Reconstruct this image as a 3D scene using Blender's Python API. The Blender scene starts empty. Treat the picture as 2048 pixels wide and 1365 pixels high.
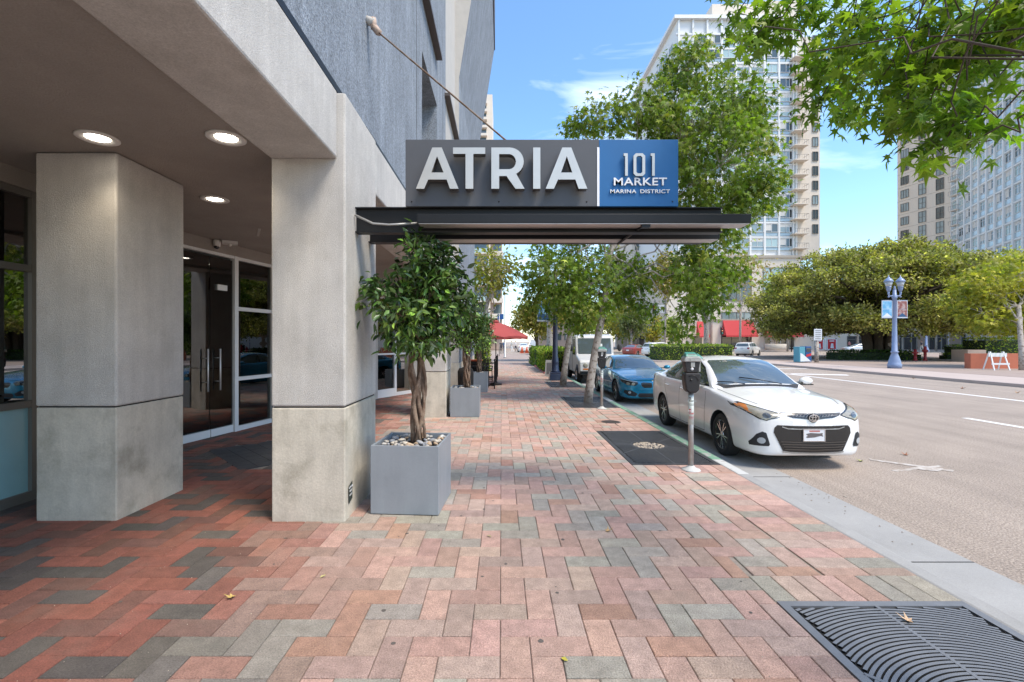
import bpy, bmesh, math, random
import numpy as np
from mathutils import Vector, Matrix
from mathutils.bvhtree import BVHTree
from mathutils.geometry import delaunay_2d_cdt
random.seed(7); rng = np.random.default_rng(7)
S = bpy.context.scene
C = S.collection
PI = math.pi
R = math.radians
F = 935.0; VX = 1003.0; VY = 682.0; EYE = 1.70
# ------------------------------------------------------------ camera
cam = bpy.data.cameras.new('camera'); camo = bpy.data.objects.new('camera', cam); C.objects.link(camo)
camo.location = (0, 0, EYE); camo.rotation_euler = (R(90), 0, 0)
cam.sensor_width = 36; cam.lens = F/2048*36; cam.shift_x = (1024-VX)/2048; cam.shift_y = 0.0
cam.clip_start = 0.05; cam.clip_end = 3000
S.camera = camo
# ------------------------------------------------------------ light
S.view_settings.view_transform = 'Standard'; S.view_settings.look = 'None'
S.view_settings.exposure = 1.12; S.view_settings.gamma = 1; S.view_settings.use_curve_mapping = False
SUN_EL, SUN_AZ = R(58), R(128)      # azimuth measured clockwise from +Y
w = bpy.data.worlds.new('World'); S.world = w; w.use_nodes = True
nt = w.node_tree; nt.nodes.clear()
out = nt.nodes.new('ShaderNodeOutputWorld'); bg = nt.nodes.new('ShaderNodeBackground')
sky = nt.nodes.new('ShaderNodeTexSky'); sky.sky_type = 'NISHITA'; sky.sun_disc = False
sky.sun_elevation = SUN_EL; sky.sun_rotation = SUN_AZ; sky.air_density = 1.0; sky.dust_density = 0.5; sky.ozone_density = 1.6
tc = nt.nodes.new('ShaderNodeTexCoord'); mp = nt.nodes.new('ShaderNodeMapping'); mp.inputs['Scale'].default_value = (1, 1, 3.2)
nz = nt.nodes.new('ShaderNodeTexNoise'); nz.inputs['Scale'].default_value = 2.6; nz.inputs['Detail'].default_value = 9; nz.inputs['Roughness'].default_value = .55; nz.inputs['Distortion'].default_value = .7
rp = nt.nodes.new('ShaderNodeValToRGB'); rp.color_ramp.elements[0].position = .50; rp.color_ramp.elements[0].color = (.03,.03,.03,1)
rp.color_ramp.elements[1].position = .78; rp.color_ramp.elements[1].color = (.62,.62,.62,1)
mx = nt.nodes.new('ShaderNodeMix'); mx.data_type = 'RGBA'
mx.inputs['B'].default_value = (8.2, 8.6, 9.2, 1)
L = nt.links
L.new(tc.outputs['Generated'], mp.inputs['Vector']); L.new(mp.outputs[0], nz.inputs['Vector']); L.new(nz.outputs['Fac'], rp.inputs[0])
hs = nt.nodes.new('ShaderNodeHueSaturation'); hs.inputs['Saturation'].default_value = 1.22; hs.inputs['Hue'].default_value = .497; hs.inputs['Value'].default_value = 1.04; L.new(sky.outputs[0], hs.inputs['Color'])
L.new(rp.outputs[0], mx.inputs['Factor']); L.new(hs.outputs[0], mx.inputs['A']); L.new(mx.outputs['Result'], bg.inputs['Color'])
bg.inputs['Strength'].default_value = 0.142
L.new(bg.outputs[0], out.inputs[0])
sl = bpy.data.lights.new('sun', 'SUN'); sl.energy = 2.2; sl.angle = R(20); sl.color = (1, .90, .755)
so = bpy.data.objects.new('sun', sl); C.objects.link(so)
sd = Vector((math.sin(SUN_AZ)*math.cos(SUN_EL), math.cos(SUN_AZ)*math.cos(SUN_EL), math.sin(SUN_EL)))
so.rotation_euler = (-sd).to_track_quat('-Z', 'Y').to_euler(); so.location = sd*50
S.cycles.max_bounces = 8; S.cycles.transparent_max_bounces = 12

# ------------------------------------------------------------ helpers
def P(px, py, d): return Vector(((px-VX)*d/F, d, EYE+(VY-py)*d/F))
class MB:
    def __init__(s): s.v = []; s.f = []; s.m = []; s.cur = 0; s.smooth = []; s.sm = False
    def add(s, vs, fs):
        b = len(s.v); s.v += [tuple(v) for v in vs]
        for f in fs: s.f.append(tuple(b+i for i in f)); s.m.append(s.cur); s.smooth.append(s.sm)
        return s
    def hexa(s, a):
        return s.add(a, [(0,3,2,1),(4,5,6,7),(0,1,5,4),(1,2,6,5),(2,3,7,6),(3,0,4,7)])
    def box(s, x0, x1, y0, y1, z0, z1):
        return s.hexa([(x0,y0,z0),(x1,y0,z0),(x1,y1,z0),(x0,y1,z0),(x0,y0,z1),(x1,y0,z1),(x1,y1,z1),(x0,y1,z1)])
    def wall(s, a, b, z0, z1, t=.06, o=0.0):   # vertical slab from a to b; t thickness centred, o offset along the left normal
        a = Vector(a[:2]); b = Vector(b[:2]); d = (b-a).normalized(); n = Vector((-d.y, d.x))
        p = [a+n*(o-t/2), b+n*(o-t/2), b+n*(o+t/2), a+n*(o+t/2)]
        return s.hexa([(q.x,q.y,z0) for q in p]+[(q.x,q.y,z1) for q in p])
    def prism(s, pts, f0, f1):   # pts 2D, f0/f1 map (u,v)->3D
        n = len(pts); vs = [f0(*p) for p in pts]+[f1(*p) for p in pts]
        fs = [tuple(range(n-1,-1,-1)), tuple(range(n, 2*n))]+[(i,(i+1)%n,n+(i+1)%n,n+i) for i in range(n)]
        return s.add(vs, fs)
    def tube(s, pts, rs, n=8, cap=True):
        pts = [Vector(p) for p in pts]
        if not hasattr(rs, '__len__'): rs = [rs]*len(pts)
        vs = []; up = Vector((0,0,1)); prev = None
        for i, p in enumerate(pts):
            t = (pts[min(i+1,len(pts)-1)]-pts[max(i-1,0)])
            t = t.normalized() if t.length > 1e-9 else Vector((0,0,1))
            if prev is None:
                a = t.cross(Vector((1,0,0)) if abs(t.x) < .8 else Vector((0,1,0))).normalized()
            else:
                a = prev - t*prev.dot(t); a = a.normalized() if a.length > 1e-6 else t.orthogonal().normalized()
            prev = a; b = t.cross(a)
            for k in range(n):
                an = 2*PI*k/n; vs.append(p+(a*math.cos(an)+b*math.sin(an))*rs[i])
        fs = []
        for i in range(len(pts)-1):
            for k in range(n):
                fs.append((i*n+k, i*n+(k+1)%n, (i+1)*n+(k+1)%n, (i+1)*n+k))
        if cap: fs.append(tuple(range(n-1,-1,-1))); fs.append(tuple((len(pts)-1)*n+k for k in range(n)))
        o = s.sm; s.sm = True; s.add(vs, fs); s.sm = o
        return s
    def lathe(s, prof, n=16, c=(0,0,0), axis='z', smooth=True):  # prof [(r,h)]
        vs = []
        for r, h in prof:
            for k in range(n):
                a = 2*PI*k/n
                if axis == 'z': vs.append((c[0]+r*math.cos(a), c[1]+r*math.sin(a), c[2]+h))
                elif axis == 'y': vs.append((c[0]+r*math.cos(a), c[1]+h, c[2]+r*math.sin(a)))
                else: vs.append((c[0]+h, c[1]+r*math.cos(a), c[2]+r*math.sin(a)))
        m = len(prof); fs = [(i*n+k, i*n+(k+1)%n, (i+1)*n+(k+1)%n, (i+1)*n+k) for i in range(m-1) for k in range(n)]
        fs.append(tuple(range(n-1,-1,-1))); fs.append(tuple((m-1)*n+k for k in range(n)))
        o = s.sm; s.sm = smooth; s.add(vs, fs); s.sm = o
        return s
    def ball(s, c, r, n=10, m=7):
        if not hasattr(r, '__len__'): r = (r,r,r)
        vs = [(c[0], c[1], c[2]-r[2])]
        for i in range(1, m):
            a = -PI/2+PI*i/m
            for k in range(n):
                b = 2*PI*k/n; vs.append((c[0]+r[0]*math.cos(a)*math.cos(b), c[1]+r[1]*math.cos(a)*math.sin(b), c[2]+r[2]*math.sin(a)))
        vs.append((c[0], c[1], c[2]+r[2])); fs = []
        for k in range(n): fs.append((0, 1+(k+1)%n, 1+k)); fs.append((len(vs)-1, 1+(m-2)*n+k, 1+(m-2)*n+(k+1)%n))
        for i in range(m-2):
            for k in range(n): fs.append((1+i*n+k, 1+i*n+(k+1)%n, 1+(i+1)*n+(k+1)%n, 1+(i+1)*n+k))
        o = s.sm; s.sm = True; s.add(vs, fs); s.sm = o
        return s
    def mesh(s, name, mats):
        me = bpy.data.meshes.new(name); me.from_pydata(s.v, [], s.f)
        if not isinstance(mats, (list, tuple)): mats = [mats]
        for m in mats: me.materials.append(m)
        me.polygons.foreach_set('material_index', s.m); me.polygons.foreach_set('use_smooth', s.smooth)
        me.update(); return me
def link(name, me, parent=None):
    o = bpy.data.objects.new(name, me); C.objects.link(o)
    if parent is not None:
        o.parent = parent
        if parent.get('_w'): o.matrix_parent_inverse = Matrix.Translation(-parent.location)
    return o
def obj(name, mb, mats, parent=None, bevel=0, label=None, kind=None):
    o = link(name, mb.mesh(name, mats), parent)
    if bevel:
        b = o.modifiers.new('bevel', 'BEVEL'); b.width = bevel; b.segments = 2; b.limit_method = 'ANGLE'; b.angle_limit = R(40)
    if label: o['label'] = label
    if kind: o['kind'] = kind
    return o
def tag(o, label, cat, group=None):
    o['label'] = label; o['category'] = cat
    if group: o['group'] = group
    return o
def thing(name, label, cat, loc=(0,0,0), rot=0, group=None, world=False):
    o = bpy.data.objects.new(name, None); C.objects.link(o); o.location = loc; o.rotation_euler = (0,0,rot)
    o.empty_display_size = .2
    if world: o['_w'] = 1
    return tag(o, label, cat, group)
def struct(name, mb, mats, parent=None, bevel=0):
    o = obj(name, mb, mats, parent, bevel)
    if parent is None: o['kind'] = 'structure'
    return o
def copy_tree(o, parent=None, label=None, loc=None, rot=None, skip=()):
    c = o.copy(); C.objects.link(c); c.parent = parent
    if loc is not None: c.location = loc
    if rot is not None: c.rotation_euler = (0,0,rot)
    if label: c['label'] = label
    for ch in list(o.children):
        if ch.name.split('.')[0] not in skip: copy_tree(ch, c)
    return c

# ------------------------------------------------------------ materials
def sock(nd, *names):
    for n in names:
        if n in nd.inputs: return nd.inputs[n]
def mat(name, col, rough=.6, metal=0, var=0, vscale=4, speck=0, sscale=200, bump=0, bscale=120, spec=.5, coat=0, emit=0, src=None, trans=0, stain=0, stcol=(.1,.09,.07), stscale=1.5, streak=None, alpha=None, col2=None, c2scale=3, c2=(.45,.6), flake=0):
    m = bpy.data.materials.new(name); m.use_nodes = True; t = m.node_tree; t.nodes.clear(); l = t.links
    o = t.nodes.new('ShaderNodeOutputMaterial'); b = t.nodes.new('ShaderNodeBsdfPrincipled')
    b.inputs['Roughness'].default_value = rough; b.inputs['Metallic'].default_value = metal
    b.inputs['Specular IOR Level'].default_value = spec
    if coat: b.inputs['Coat Weight'].default_value = coat; b.inputs['Coat Roughness'].default_value = .03
    g = t.nodes.new('ShaderNodeNewGeometry'); cur = None
    if src == 'obj': n = t.nodes.new('ShaderNodeObjectInfo'); cur = n.outputs['Color']
    elif src == 'attr': n = t.nodes.new('ShaderNodeAttribute'); n.attribute_name = 'col'; cur = n.outputs['Color']
    else: n = t.nodes.new('ShaderNodeRGB'); n.outputs[0].default_value = (*col, 1); cur = n.outputs[0]
    def noise(sc, det=4, ro=.6, vec=None):
        n = t.nodes.new('ShaderNodeTexNoise'); n.inputs['Scale'].default_value = sc; n.inputs['Detail'].default_value = det; n.inputs['Roughness'].default_value = ro
        l.new(vec or g.outputs['Position'], n.inputs['Vector']); return n
    def ramp(src_, a, b_, ca=(0,0,0), cb=(1,1,1)):
        r = t.nodes.new('ShaderNodeValToRGB'); r.color_ramp.elements[0].position = a; r.color_ramp.elements[1].position = b_
        r.color_ramp.elements[0].color = (*ca,1); r.color_ramp.elements[1].color = (*cb,1); l.new(src_, r.inputs[0]); return r.outputs[0]
    def mixc(a, b_, fac, mode='MIX'):
        x = t.nodes.new('ShaderNodeMix'); x.data_type = 'RGBA'; x.blend_type = mode
        for s_, v in (('Factor', fac), ('A', a), ('B', b_)):
            i = [q for q in x.inputs if q.name == s_ and q.enabled][0]
            if isinstance(v, (int, float)): i.default_value = v
            elif isinstance(v, tuple): i.default_value = (*v, 1)
            else: l.new(v, i)
        return [q for q in x.outputs if q.enabled][0]
    if col2 is not None: cur = mixc(cur, col2, ramp(noise(c2scale, 6).outputs['Fac'], *c2))
    if var:
        f = ramp(noise(vscale, 5).outputs['Fac'], .3, .7, (1-var,)*3, (1+var*.6,)*3); cur = mixc(cur, f, 1.0, 'MULTIPLY')
    if streak:
        mpn = t.nodes.new('ShaderNodeMapping'); mpn.inputs['Scale'].default_value = streak[0]; l.new(g.outputs['Position'], mpn.inputs['Vector'])
        f = ramp(noise(1.0, 6, .65, mpn.outputs[0]).outputs['Fac'], .35, .7, (1-streak[1],)*3, (1+streak[1]*.5,)*3); cur = mixc(cur, f, 1.0, 'MULTIPLY')
    if stain:
        f = ramp(noise(stscale, 8, .62).outputs['Fac'], .52, .72, (0,0,0), (stain,)*3); cur = mixc(cur, stcol, f)
    if speck:
        f = ramp(noise(sscale, 3, .7).outputs['Fac'], .32, .68, (1-speck,)*3, (1+speck,)*3); cur = mixc(cur, f, 1.0, 'MULTIPLY')
    l.new(cur, b.inputs['Base Color'])
    if bump:
        bn = t.nodes.new('ShaderNodeBump'); bn.inputs['Strength'].default_value = min(1, bump); bn.inputs['Distance'].default_value = .012 if bump > 1 else .006
        l.new(noise(bscale, 4, .65).outputs['Fac'], bn.inputs['Height']); l.new(bn.outputs[0], b.inputs['Normal'])
    if emit: b.inputs['Emission Color'].default_value = (*col,1); b.inputs['Emission Strength'].default_value = emit
    sh = b.outputs[0]
    if trans:
        tr = t.nodes.new('ShaderNodeBsdfTranslucent'); ms = t.nodes.new('ShaderNodeMixShader'); ms.inputs[0].default_value = trans
        tcx = mixc(cur, (1.0, 1.25, .35), 1.0, 'MULTIPLY'); l.new(tcx, tr.inputs['Color'])
        l.new(b.outputs[0], ms.inputs[1]); l.new(tr.outputs[0], ms.inputs[2]); sh = ms.outputs[0]
    l.new(sh, o.inputs[0]); m.diffuse_color = (*col, 1)
    return m
def glass(name, tint=(.8,.85,.85), refl=.12, rough=0.0):
    m = bpy.data.materials.new(name); m.use_nodes = True; t = m.node_tree; t.nodes.clear(); l = t.links
    o = t.nodes.new('ShaderNodeOutputMaterial'); a = t.nodes.new('ShaderNodeBsdfTransparent'); a.inputs[0].default_value = (*tint,1)
    g = t.nodes.new('ShaderNodeBsdfGlossy'); g.inputs['Roughness'].default_value = rough
    f = t.nodes.new('ShaderNodeFresnel'); f.inputs[0].default_value = 1.5
    mt = t.nodes.new('ShaderNodeMath'); mt.operation = 'ADD'; mt.inputs[1].default_value = refl; mt.use_clamp = True
    ms = t.nodes.new('ShaderNodeMixShader'); l.new(f.outputs[0], mt.inputs[0]); l.new(mt.outputs[0], ms.inputs[0]); l.new(a.outputs[0], ms.inputs[1]); l.new(g.outputs[0], ms.inputs[2]); l.new(ms.outputs[0], o.inputs[0])
    return m
M = {}
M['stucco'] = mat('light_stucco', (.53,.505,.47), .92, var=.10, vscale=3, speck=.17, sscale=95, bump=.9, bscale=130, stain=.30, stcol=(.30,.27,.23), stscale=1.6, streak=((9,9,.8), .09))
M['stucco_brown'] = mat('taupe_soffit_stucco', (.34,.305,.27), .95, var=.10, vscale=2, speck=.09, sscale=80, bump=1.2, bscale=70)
M['plinth'] = mat('cast_concrete', (.56,.515,.43), .85, var=.16, vscale=3, speck=.08, sscale=60, bump=.4, bscale=40, stain=.65, stcol=(.24,.215,.16), stscale=2.6, streak=((7,7,1.2), .12))
M['stucco_blue'] = mat('slate_blue_stucco', (.235,.265,.305), .93, var=.14, vscale=2, speck=.42, sscale=42, bump=2, bscale=45, streak=((5,5,.45), .22))
M['stucco_pale'] = mat('pale_stucco', (.46,.44,.41), .93, var=.06, speck=.05, bump=.4, bscale=90)
M['black'] = mat('black_metal', (.009,.009,.010), .45, spec=.35, var=.2, vscale=6)
M['black_rough'] = mat('black_joint', (.01,.01,.01), .8)
M['brown_metal'] = mat('bronze_metal', (.075,.058,.048), .5, var=.1)
M['lightmetal'] = mat('pale_aluminium', (.52,.47,.45), .42, metal=.55, var=.08, vscale=8, streak=((3,40,3),.06))
M['alu'] = mat('aluminium_frame', (.38,.37,.355), .42, metal=.5)
M['alu_dark'] = mat('dark_frame', (.20,.19,.172), .45, metal=.4)
M['white_alu'] = mat('white_frame', (.72,.73,.73), .45)
M['steel'] = mat('polished_steel', (.75,.74,.72), .35, metal=.5)
M['galv'] = mat('galvanised_steel', (.42,.41,.40), .42, metal=.7, var=.15, vscale=20, stain=.4, stcol=(.25,.15,.08), stscale=9)
M['sign_grey'] = mat('charcoal_sign_paint', (.085,.087,.095), .5, var=.06, vscale=3)
M['sign_blue'] = mat('blue_sign_paint', (.008,.125,.34), .55, var=.05, vscale=3)
M['letter'] = mat('brushed_letter_metal', (.60,.555,.485), .34, metal=.55, var=.06, vscale=5)
M['letter_side'] = mat('dark_letter_return', (.16,.15,.14), .45, metal=.4)
M['sign_white'] = mat('sign_white', (.85,.85,.86), .5)
M['planter'] = mat('grey_planter_paint', (.255,.28,.305), .42, var=.10, vscale=3, speck=.03, sscale=60, stain=.30, streak=((8,8,1), .07), stcol=(.2,.2,.22), stscale=3)
M['soil'] = mat('dark_soil', (.02,.017,.014), .95, bump=.5)
M['pebble'] = mat('river_pebble', (.5,.45,.4), .6, src='obj', var=.12, vscale=30)
M['paver_obj'] = mat('paver_single', (.4,.3,.3), .88, src='obj', var=.22, vscale=11, speck=.30, sscale=110, bump=1.2, bscale=110, stain=.26, stcol=(.20,.17,.14), stscale=2.3)
M['paver_attr'] = mat('paver_far', (.4,.3,.3), .88, src='attr', var=.20, vscale=11, speck=.30, sscale=110, bump=.8, bscale=110, stain=.22, stcol=(.20,.17,.14), stscale=1.8)
M['joint'] = mat('joint_sand', (.26,.225,.19), .97, speck=.3, sscale=120, var=.3, vscale=3)
M['slate'] = mat('slate_tile', (.055,.056,.06), .6, var=.25, vscale=5, bump=.3, bscale=30)
M['asphalt'] = mat('asphalt', (.36,.295,.243), .93, speck=.55, sscale=55, var=.10, vscale=.7, bump=1.4, bscale=60, stain=.30, stcol=(.17,.14,.12), stscale=.45, streak=((2.2,.06,1), .14))
M['concrete'] = mat('grey_concrete', (.33,.325,.315), .9, var=.10, vscale=2, speck=.10, sscale=120, bump=.3, bscale=90, stain=.3, stcol=(.2,.19,.18), stscale=2.2)
M['pink_concrete'] = mat('pink_concrete', (.46,.375,.33), .9, var=.06, vscale=.6, speck=.08, sscale=40)
M['plaza'] = mat('plaza_paving', (.33,.255,.215), .9, var=.10, vscale=.8, speck=.12, sscale=20)
M['green_paint'] = mat('worn_green_paint', (.16,.30,.21), .8, col2=(.33,.33,.31), c2scale=6, c2=(.52,.62), speck=.1)
M['white_paint'] = mat('worn_white_paint', (.50,.50,.48), .8, col2=(.36,.34,.32), c2scale=9, c2=(.55,.68), speck=.1)
M['faded_white'] = mat('faded_white', (.50,.46,.42), .85, col2=(.33,.27,.22), c2scale=16, c2=(.44,.60))
M['line_paint'] = mat('road_line_paint', (.74,.72,.69), .8, var=.1)
M['red_paint'] = mat('worn_red_paint', (.30,.07,.06), .8, var=.2)
M['iron'] = mat('cast_iron_grey', (.21,.215,.225), .5, metal=.35, var=.12, vscale=10, speck=.08)
M['iron_dark'] = mat('cast_iron_dark', (.06,.06,.063), .55, metal=.2, var=.2, vscale=6, stain=.3, stcol=(.12,.11,.1), stscale=5)
M['dark'] = mat('painted_slot_shade', (.012,.012,.012), .9)  # near-black; shade between and under the grate bars put into the colour
M['gravel'] = mat('pale_gravel', (.45,.38,.30), .9, speck=.5, sscale=60, bump=1)
M['glass_clear'] = glass('shop_glass', (.55,.60,.60), .10)
M['glass_mirror'] = glass('mirror_glass', (.35,.40,.40), .34)
M['frost'] = mat('frosted_film', (.30,.52,.56), .25, var=.05)
M['interior'] = mat('dark_interior', (.045,.036,.034), .7)
M['interior_red'] = mat('dark_red_wall', (.06,.022,.020), .7)
M['int_ceiling'] = mat('interior_ceiling', (.42,.45,.45), .9)
M['int_wall'] = mat('interior_wall', (.30,.36,.36), .9)
M['lamp'] = mat('lit_lens', (1,.93,.80), .5, emit=7)
M['white_plastic'] = mat('white_plastic', (.72,.70,.66), .4)
M['rubber'] = mat('tyre_rubber', (.018,.018,.019), .75, bump=.3, bscale=60)
M['carglass'] = mat('car_glass', (.075,.095,.10), .02, spec=1.0, coat=1.0)
M['car_white'] = mat('white_car_paint', (.80,.79,.77), .30, coat=1.0, var=.02)
M['car_blue'] = mat('blue_car_paint', (.004,.21,.36), .26, metal=.35, coat=1.0, col2=(.004,.26,.42))
M['car_red'] = mat('red_car_paint', (.24,.035,.025), .3, coat=1.0)
M['car_silver'] = mat('silver_car_paint', (.50,.51,.53), .3, metal=.5, coat=1.0)
M['van_white'] = mat('mail_truck_white', (.50,.50,.49), .42, coat=.4, var=.05)
M['trim_black'] = mat('gloss_black_trim', (.012,.012,.013), .25, coat=.6)
M['trim_matte'] = mat('matte_black_trim', (.02,.02,.022), .65)
M['chrome'] = mat('chrome', (.85,.85,.86), .10, metal=1)
M['rim'] = mat('machined_rim', (.62,.61,.60), .25, metal=.9)
M['headlight'] = mat('hazed_headlight', (.30,.275,.215), .16, coat=.8, var=.25, vscale=14)
M['head_dark'] = mat('dark_headlight', (.06,.065,.07), .08, coat=1, var=.3, vscale=12)
M['amber'] = mat('amber_lens', (.60,.19,.03), .15, coat=1)
M['red_lens'] = mat('red_lens', (.30,.01,.012), .15, coat=1)
M['plate'] = mat('licence_plate', (.66,.66,.68), .5)
M['plate_red'] = mat('plate_script', (.45,.16,.14), .5)
M['smudge'] = mat('plate_smudge', (.12,.10,.10), .6)
M['meter_black'] = mat('meter_black', (.014,.011,.012), .42)
M['meter_green'] = mat('meter_green', (.06,.24,.19), .45)
M['meter_grey'] = mat('meter_grey', (.40,.39,.37), .4, metal=.4, var=.2, vscale=40)
M['lcd'] = mat('meter_screen', (.20,.24,.22), .2)
M['sticker'] = mat('sticker_white', (.58,.62,.58), .6)
M['sticker_red'] = mat('sticker_red', (.45,.05,.05), .6)
M['sticker_black'] = mat('sticker_black', (.03,.04,.035), .6)
M['navy'] = mat('navy_iron', (.018,.03,.07), .4, coat=.3)
M['blue_iron'] = mat('pale_blue_iron', (.20,.26,.40), .45, coat=.2, var=.06)
M['lamp_glass'] = mat('lantern_glass', (.42,.44,.45), .2)
M['umbrella'] = mat('red_canvas', (.50,.10,.10), .85, trans=.25)
M['awning'] = mat('red_awning', (.52,.05,.055), .8)
M['bark_pale'] = mat('pale_bark', (.42,.37,.32), .9, col2=(.19,.15,.12), c2scale=9, c2=(.50,.62), bump=1, bscale=25)
M['bark_dark'] = mat('dark_bark', (.10,.075,.055), .92, var=.3, vscale=10, bump=1, bscale=20)
M['bark_braid'] = mat('braided_bark', (.14,.085,.055), .85, col2=(.24,.17,.12), c2scale=14, bump=1, bscale=40)
M['leaf'] = mat('leaf', (.06,.11,.03), .5, src='attr', trans=.45, spec=.35)
M['leaf_obj'] = mat('leaf_single', (.06,.11,.03), .45, src='obj', trans=.50, spec=.4)
M['leaf_gloss'] = mat('glossy_leaf', (.04,.08,.025), .30, src='attr', trans=.12, spec=.6)
M['leaf_gloss_obj'] = mat('glossy_leaf_single', (.04,.08,.025), .30, src='obj', trans=.12, spec=.6)
M['hedge_core'] = mat('hedge_core', (.02,.035,.012), .95)
M['stone'] = mat('cream_stone', (.67,.59,.50), .85, var=.04, vscale=.3)
M['stone2'] = mat('cream_stone_shadow_gap', (.40,.35,.29), .85)
M['stone_tan'] = mat('tan_stone', (.42,.32,.26), .88, var=.08, vscale=.6)
M['tower_white'] = mat('tower_white_grid', (.70,.70,.69), .6)
M['tower_glass'] = mat('tower_glass', (.28,.35,.36), .06, spec=.8, var=.35, vscale=.16)
M['tower_glass2'] = mat('tower_glass_dark', (.07,.095,.10), .05, spec=.9, var=.3, vscale=.2)
M['tower_glass3'] = mat('tower_glass_pale', (.36,.47,.46), .08, spec=.8, var=.2, vscale=.25)
M['blind'] = mat('window_blind', (.62,.60,.56), .8)
M['spandrel'] = mat('spandrel_glass', (.40,.50,.55), .12, spec=.7)
M['bronze'] = mat('bronze_window', (.17,.15,.13), .5)
M['shop_dark'] = mat('shop_dark_glass', (.035,.035,.036), .08, spec=.8)
M['poster_red'] = mat('poster_red', (.50,.02,.03), .6)
M['orange'] = mat('orange_paint', (.46,.135,.07), .75, var=.06)
M['orange_cone'] = mat('orange_cone', (.65,.12,.04), .6)
M['skin'] = mat('skin', (.40,.25,.18), .6)
M['cloth_dark'] = mat('cloth_dark', (.05,.05,.06), .9)
M['cloth_light'] = mat('cloth_light', (.40,.43,.42), .9)
M['cloth_pink'] = mat('cloth_pink', (.40,.16,.15), .9)
M['cloth_white'] = mat('cloth_white', (.65,.65,.65), .9)
M['banner_blue'] = mat('banner_blue', (.10,.33,.55), .7, col2=(.30,.52,.68), c2scale=2.2)
M['banner_red'] = mat('banner_picture', (.22,.07,.06), .7, col2=(.40,.30,.28), c2scale=5)
M['banner_navy'] = mat('banner_navy', (.02,.08,.18), .7)
M['banner_white'] = mat('banner_white', (.62,.66,.70), .7)
M['box_blue'] = mat('newsbox_blue', (.015,.07,.22), .4)
M['box_cyan'] = mat('newsbox_cyan', (.08,.28,.36), .4)
M['wood_white'] = mat('barricade_white', (.68,.68,.66), .6)
M['hyd_red'] = mat('red_pipe', (.30,.02,.025), .5)

# ------------------------------------------------------------ foliage
T_OVAL = (np.array([(0,0,0),(-.26,.35,.05),(-.19,.70,.03),(0,1,-.08),(.19,.70,.03),(.26,.35,.05)]), [(0,5,4,3),(0,3,2,1)])
T_LANCE = (np.array([(0,0,0),(-.17,.30,.05),(-.13,.65,.03),(0,1,-.08),(.13,.65,.03),(.17,.30,.05)]), [(0,5,4,3),(0,3,2,1)])
T_MID = (np.array([(0,0,0),(-.21,.33,.05),(-.16,.68,.03),(0,1,-.08),(.16,.68,.03),(.21,.33,.05)]), [(0,5,4,3),(0,3,2,1)])
def _star():
    c = (0,.30,0); tips = []; notch = []
    an = [0, 58, 118, -118, -58]; rl = [.72,.62,.42,.42,.62]
    vs = [c]; order = [118,58,0,-58,-118]
    for a, r in zip(order, [.40,.62,.72,.62,.40]):
        vs.append((c[0]-r*math.sin(R(a)), c[1]+r*math.cos(R(a)), -.16*r*r*2))
    for a, r in zip([150,88,29,-29,-88,-150], [.20,.20,.21,.21,.20,.20]):
        vs.append((c[0]-r*math.sin(R(a)), c[1]+r*math.cos(R(a)), .03))
    vs.append((0,0,0))
    fs = [(0,6,1,7),(0,7,2,8),(0,8,3,9),(0,9,4,10),(0,10,5,11),(0,11,12),(0,12,6)]
    return np.array(vs), fs
T_STAR = _star()
def frames(dirs, roll):   # dirs (n,3) leaf axis, normal mostly up with roll
    d = dirs/np.linalg.norm(dirs, axis=1, keepdims=True)
    up = np.tile(np.array([0,0,1.0]), (len(d),1)); up += rng.normal(0,.45,(len(d),3))
    x = np.cross(d, up); x /= np.linalg.norm(x, axis=1, keepdims=True)+1e-9
    z = np.cross(x, d)
    c = np.cos(roll)[:,None]; s_ = np.sin(roll)[:,None]
    return x*c+z*s_, d, -x*s_+z*c
def leaf_mesh(name, pos, dirs, size, cols, tmpl, m, roll=.5):
    tv, tf = tmpl; n = len(pos); k = len(tv)
    X, Y, Z = frames(np.asarray(dirs, float), rng.normal(0, roll, n))
    sz = np.asarray(size)[:,None,None]
    V = pos[:,None,:] + sz*(tv[None,:,0:1]*X[:,None,:]+tv[None,:,1:2]*Y[:,None,:]+tv[None,:,2:3]*Z[:,None,:])
    me = bpy.data.meshes.new(name); nf = len(tf); nl = sum(len(f) for f in tf)
    me.vertices.add(n*k); me.vertices.foreach_set('co', V.astype(np.float32).ravel())
    me.loops.add(n*nl); me.polygons.add(n*nf)
    flat = np.concatenate([np.array(f) for f in tf]); idx = (np.arange(n)[:,None]*k+flat[None,:]).ravel()
    me.loops.foreach_set('vertex_index', idx.astype(np.int32))
    ls = np.cumsum([0]+[len(f) for f in tf[:-1]]); st = (np.arange(n)[:,None]*nl+ls[None,:]).ravel()
    me.polygons.foreach_set('loop_start', st.astype(np.int32))
    a = me.attributes.new('col', 'FLOAT_COLOR', 'POINT'); cc = np.ones((n*k,4), np.float32); cc[:,:3] = np.repeat(np.asarray(cols), k, axis=0)
    a.data.foreach_set('color', cc.ravel()); me.materials.append(m); me.update(calc_edges=True); me.validate()
    return me
def blob_points(blobs, per):   # blobs: (centre, radii, clusters) -> cluster centres pushed to the outside
    cs = []; bi = []
    for i, (c, r, n) in enumerate(blobs):
        v = rng.normal(size=(n,3)); v /= np.linalg.norm(v, axis=1, keepdims=True)
        rad = rng.uniform(.30,1,size=(n,1))**.55
        cs.append(np.array(c)+v*rad*np.array(r)); bi += [i]*n
    return np.concatenate(cs), np.array(bi)
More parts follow.
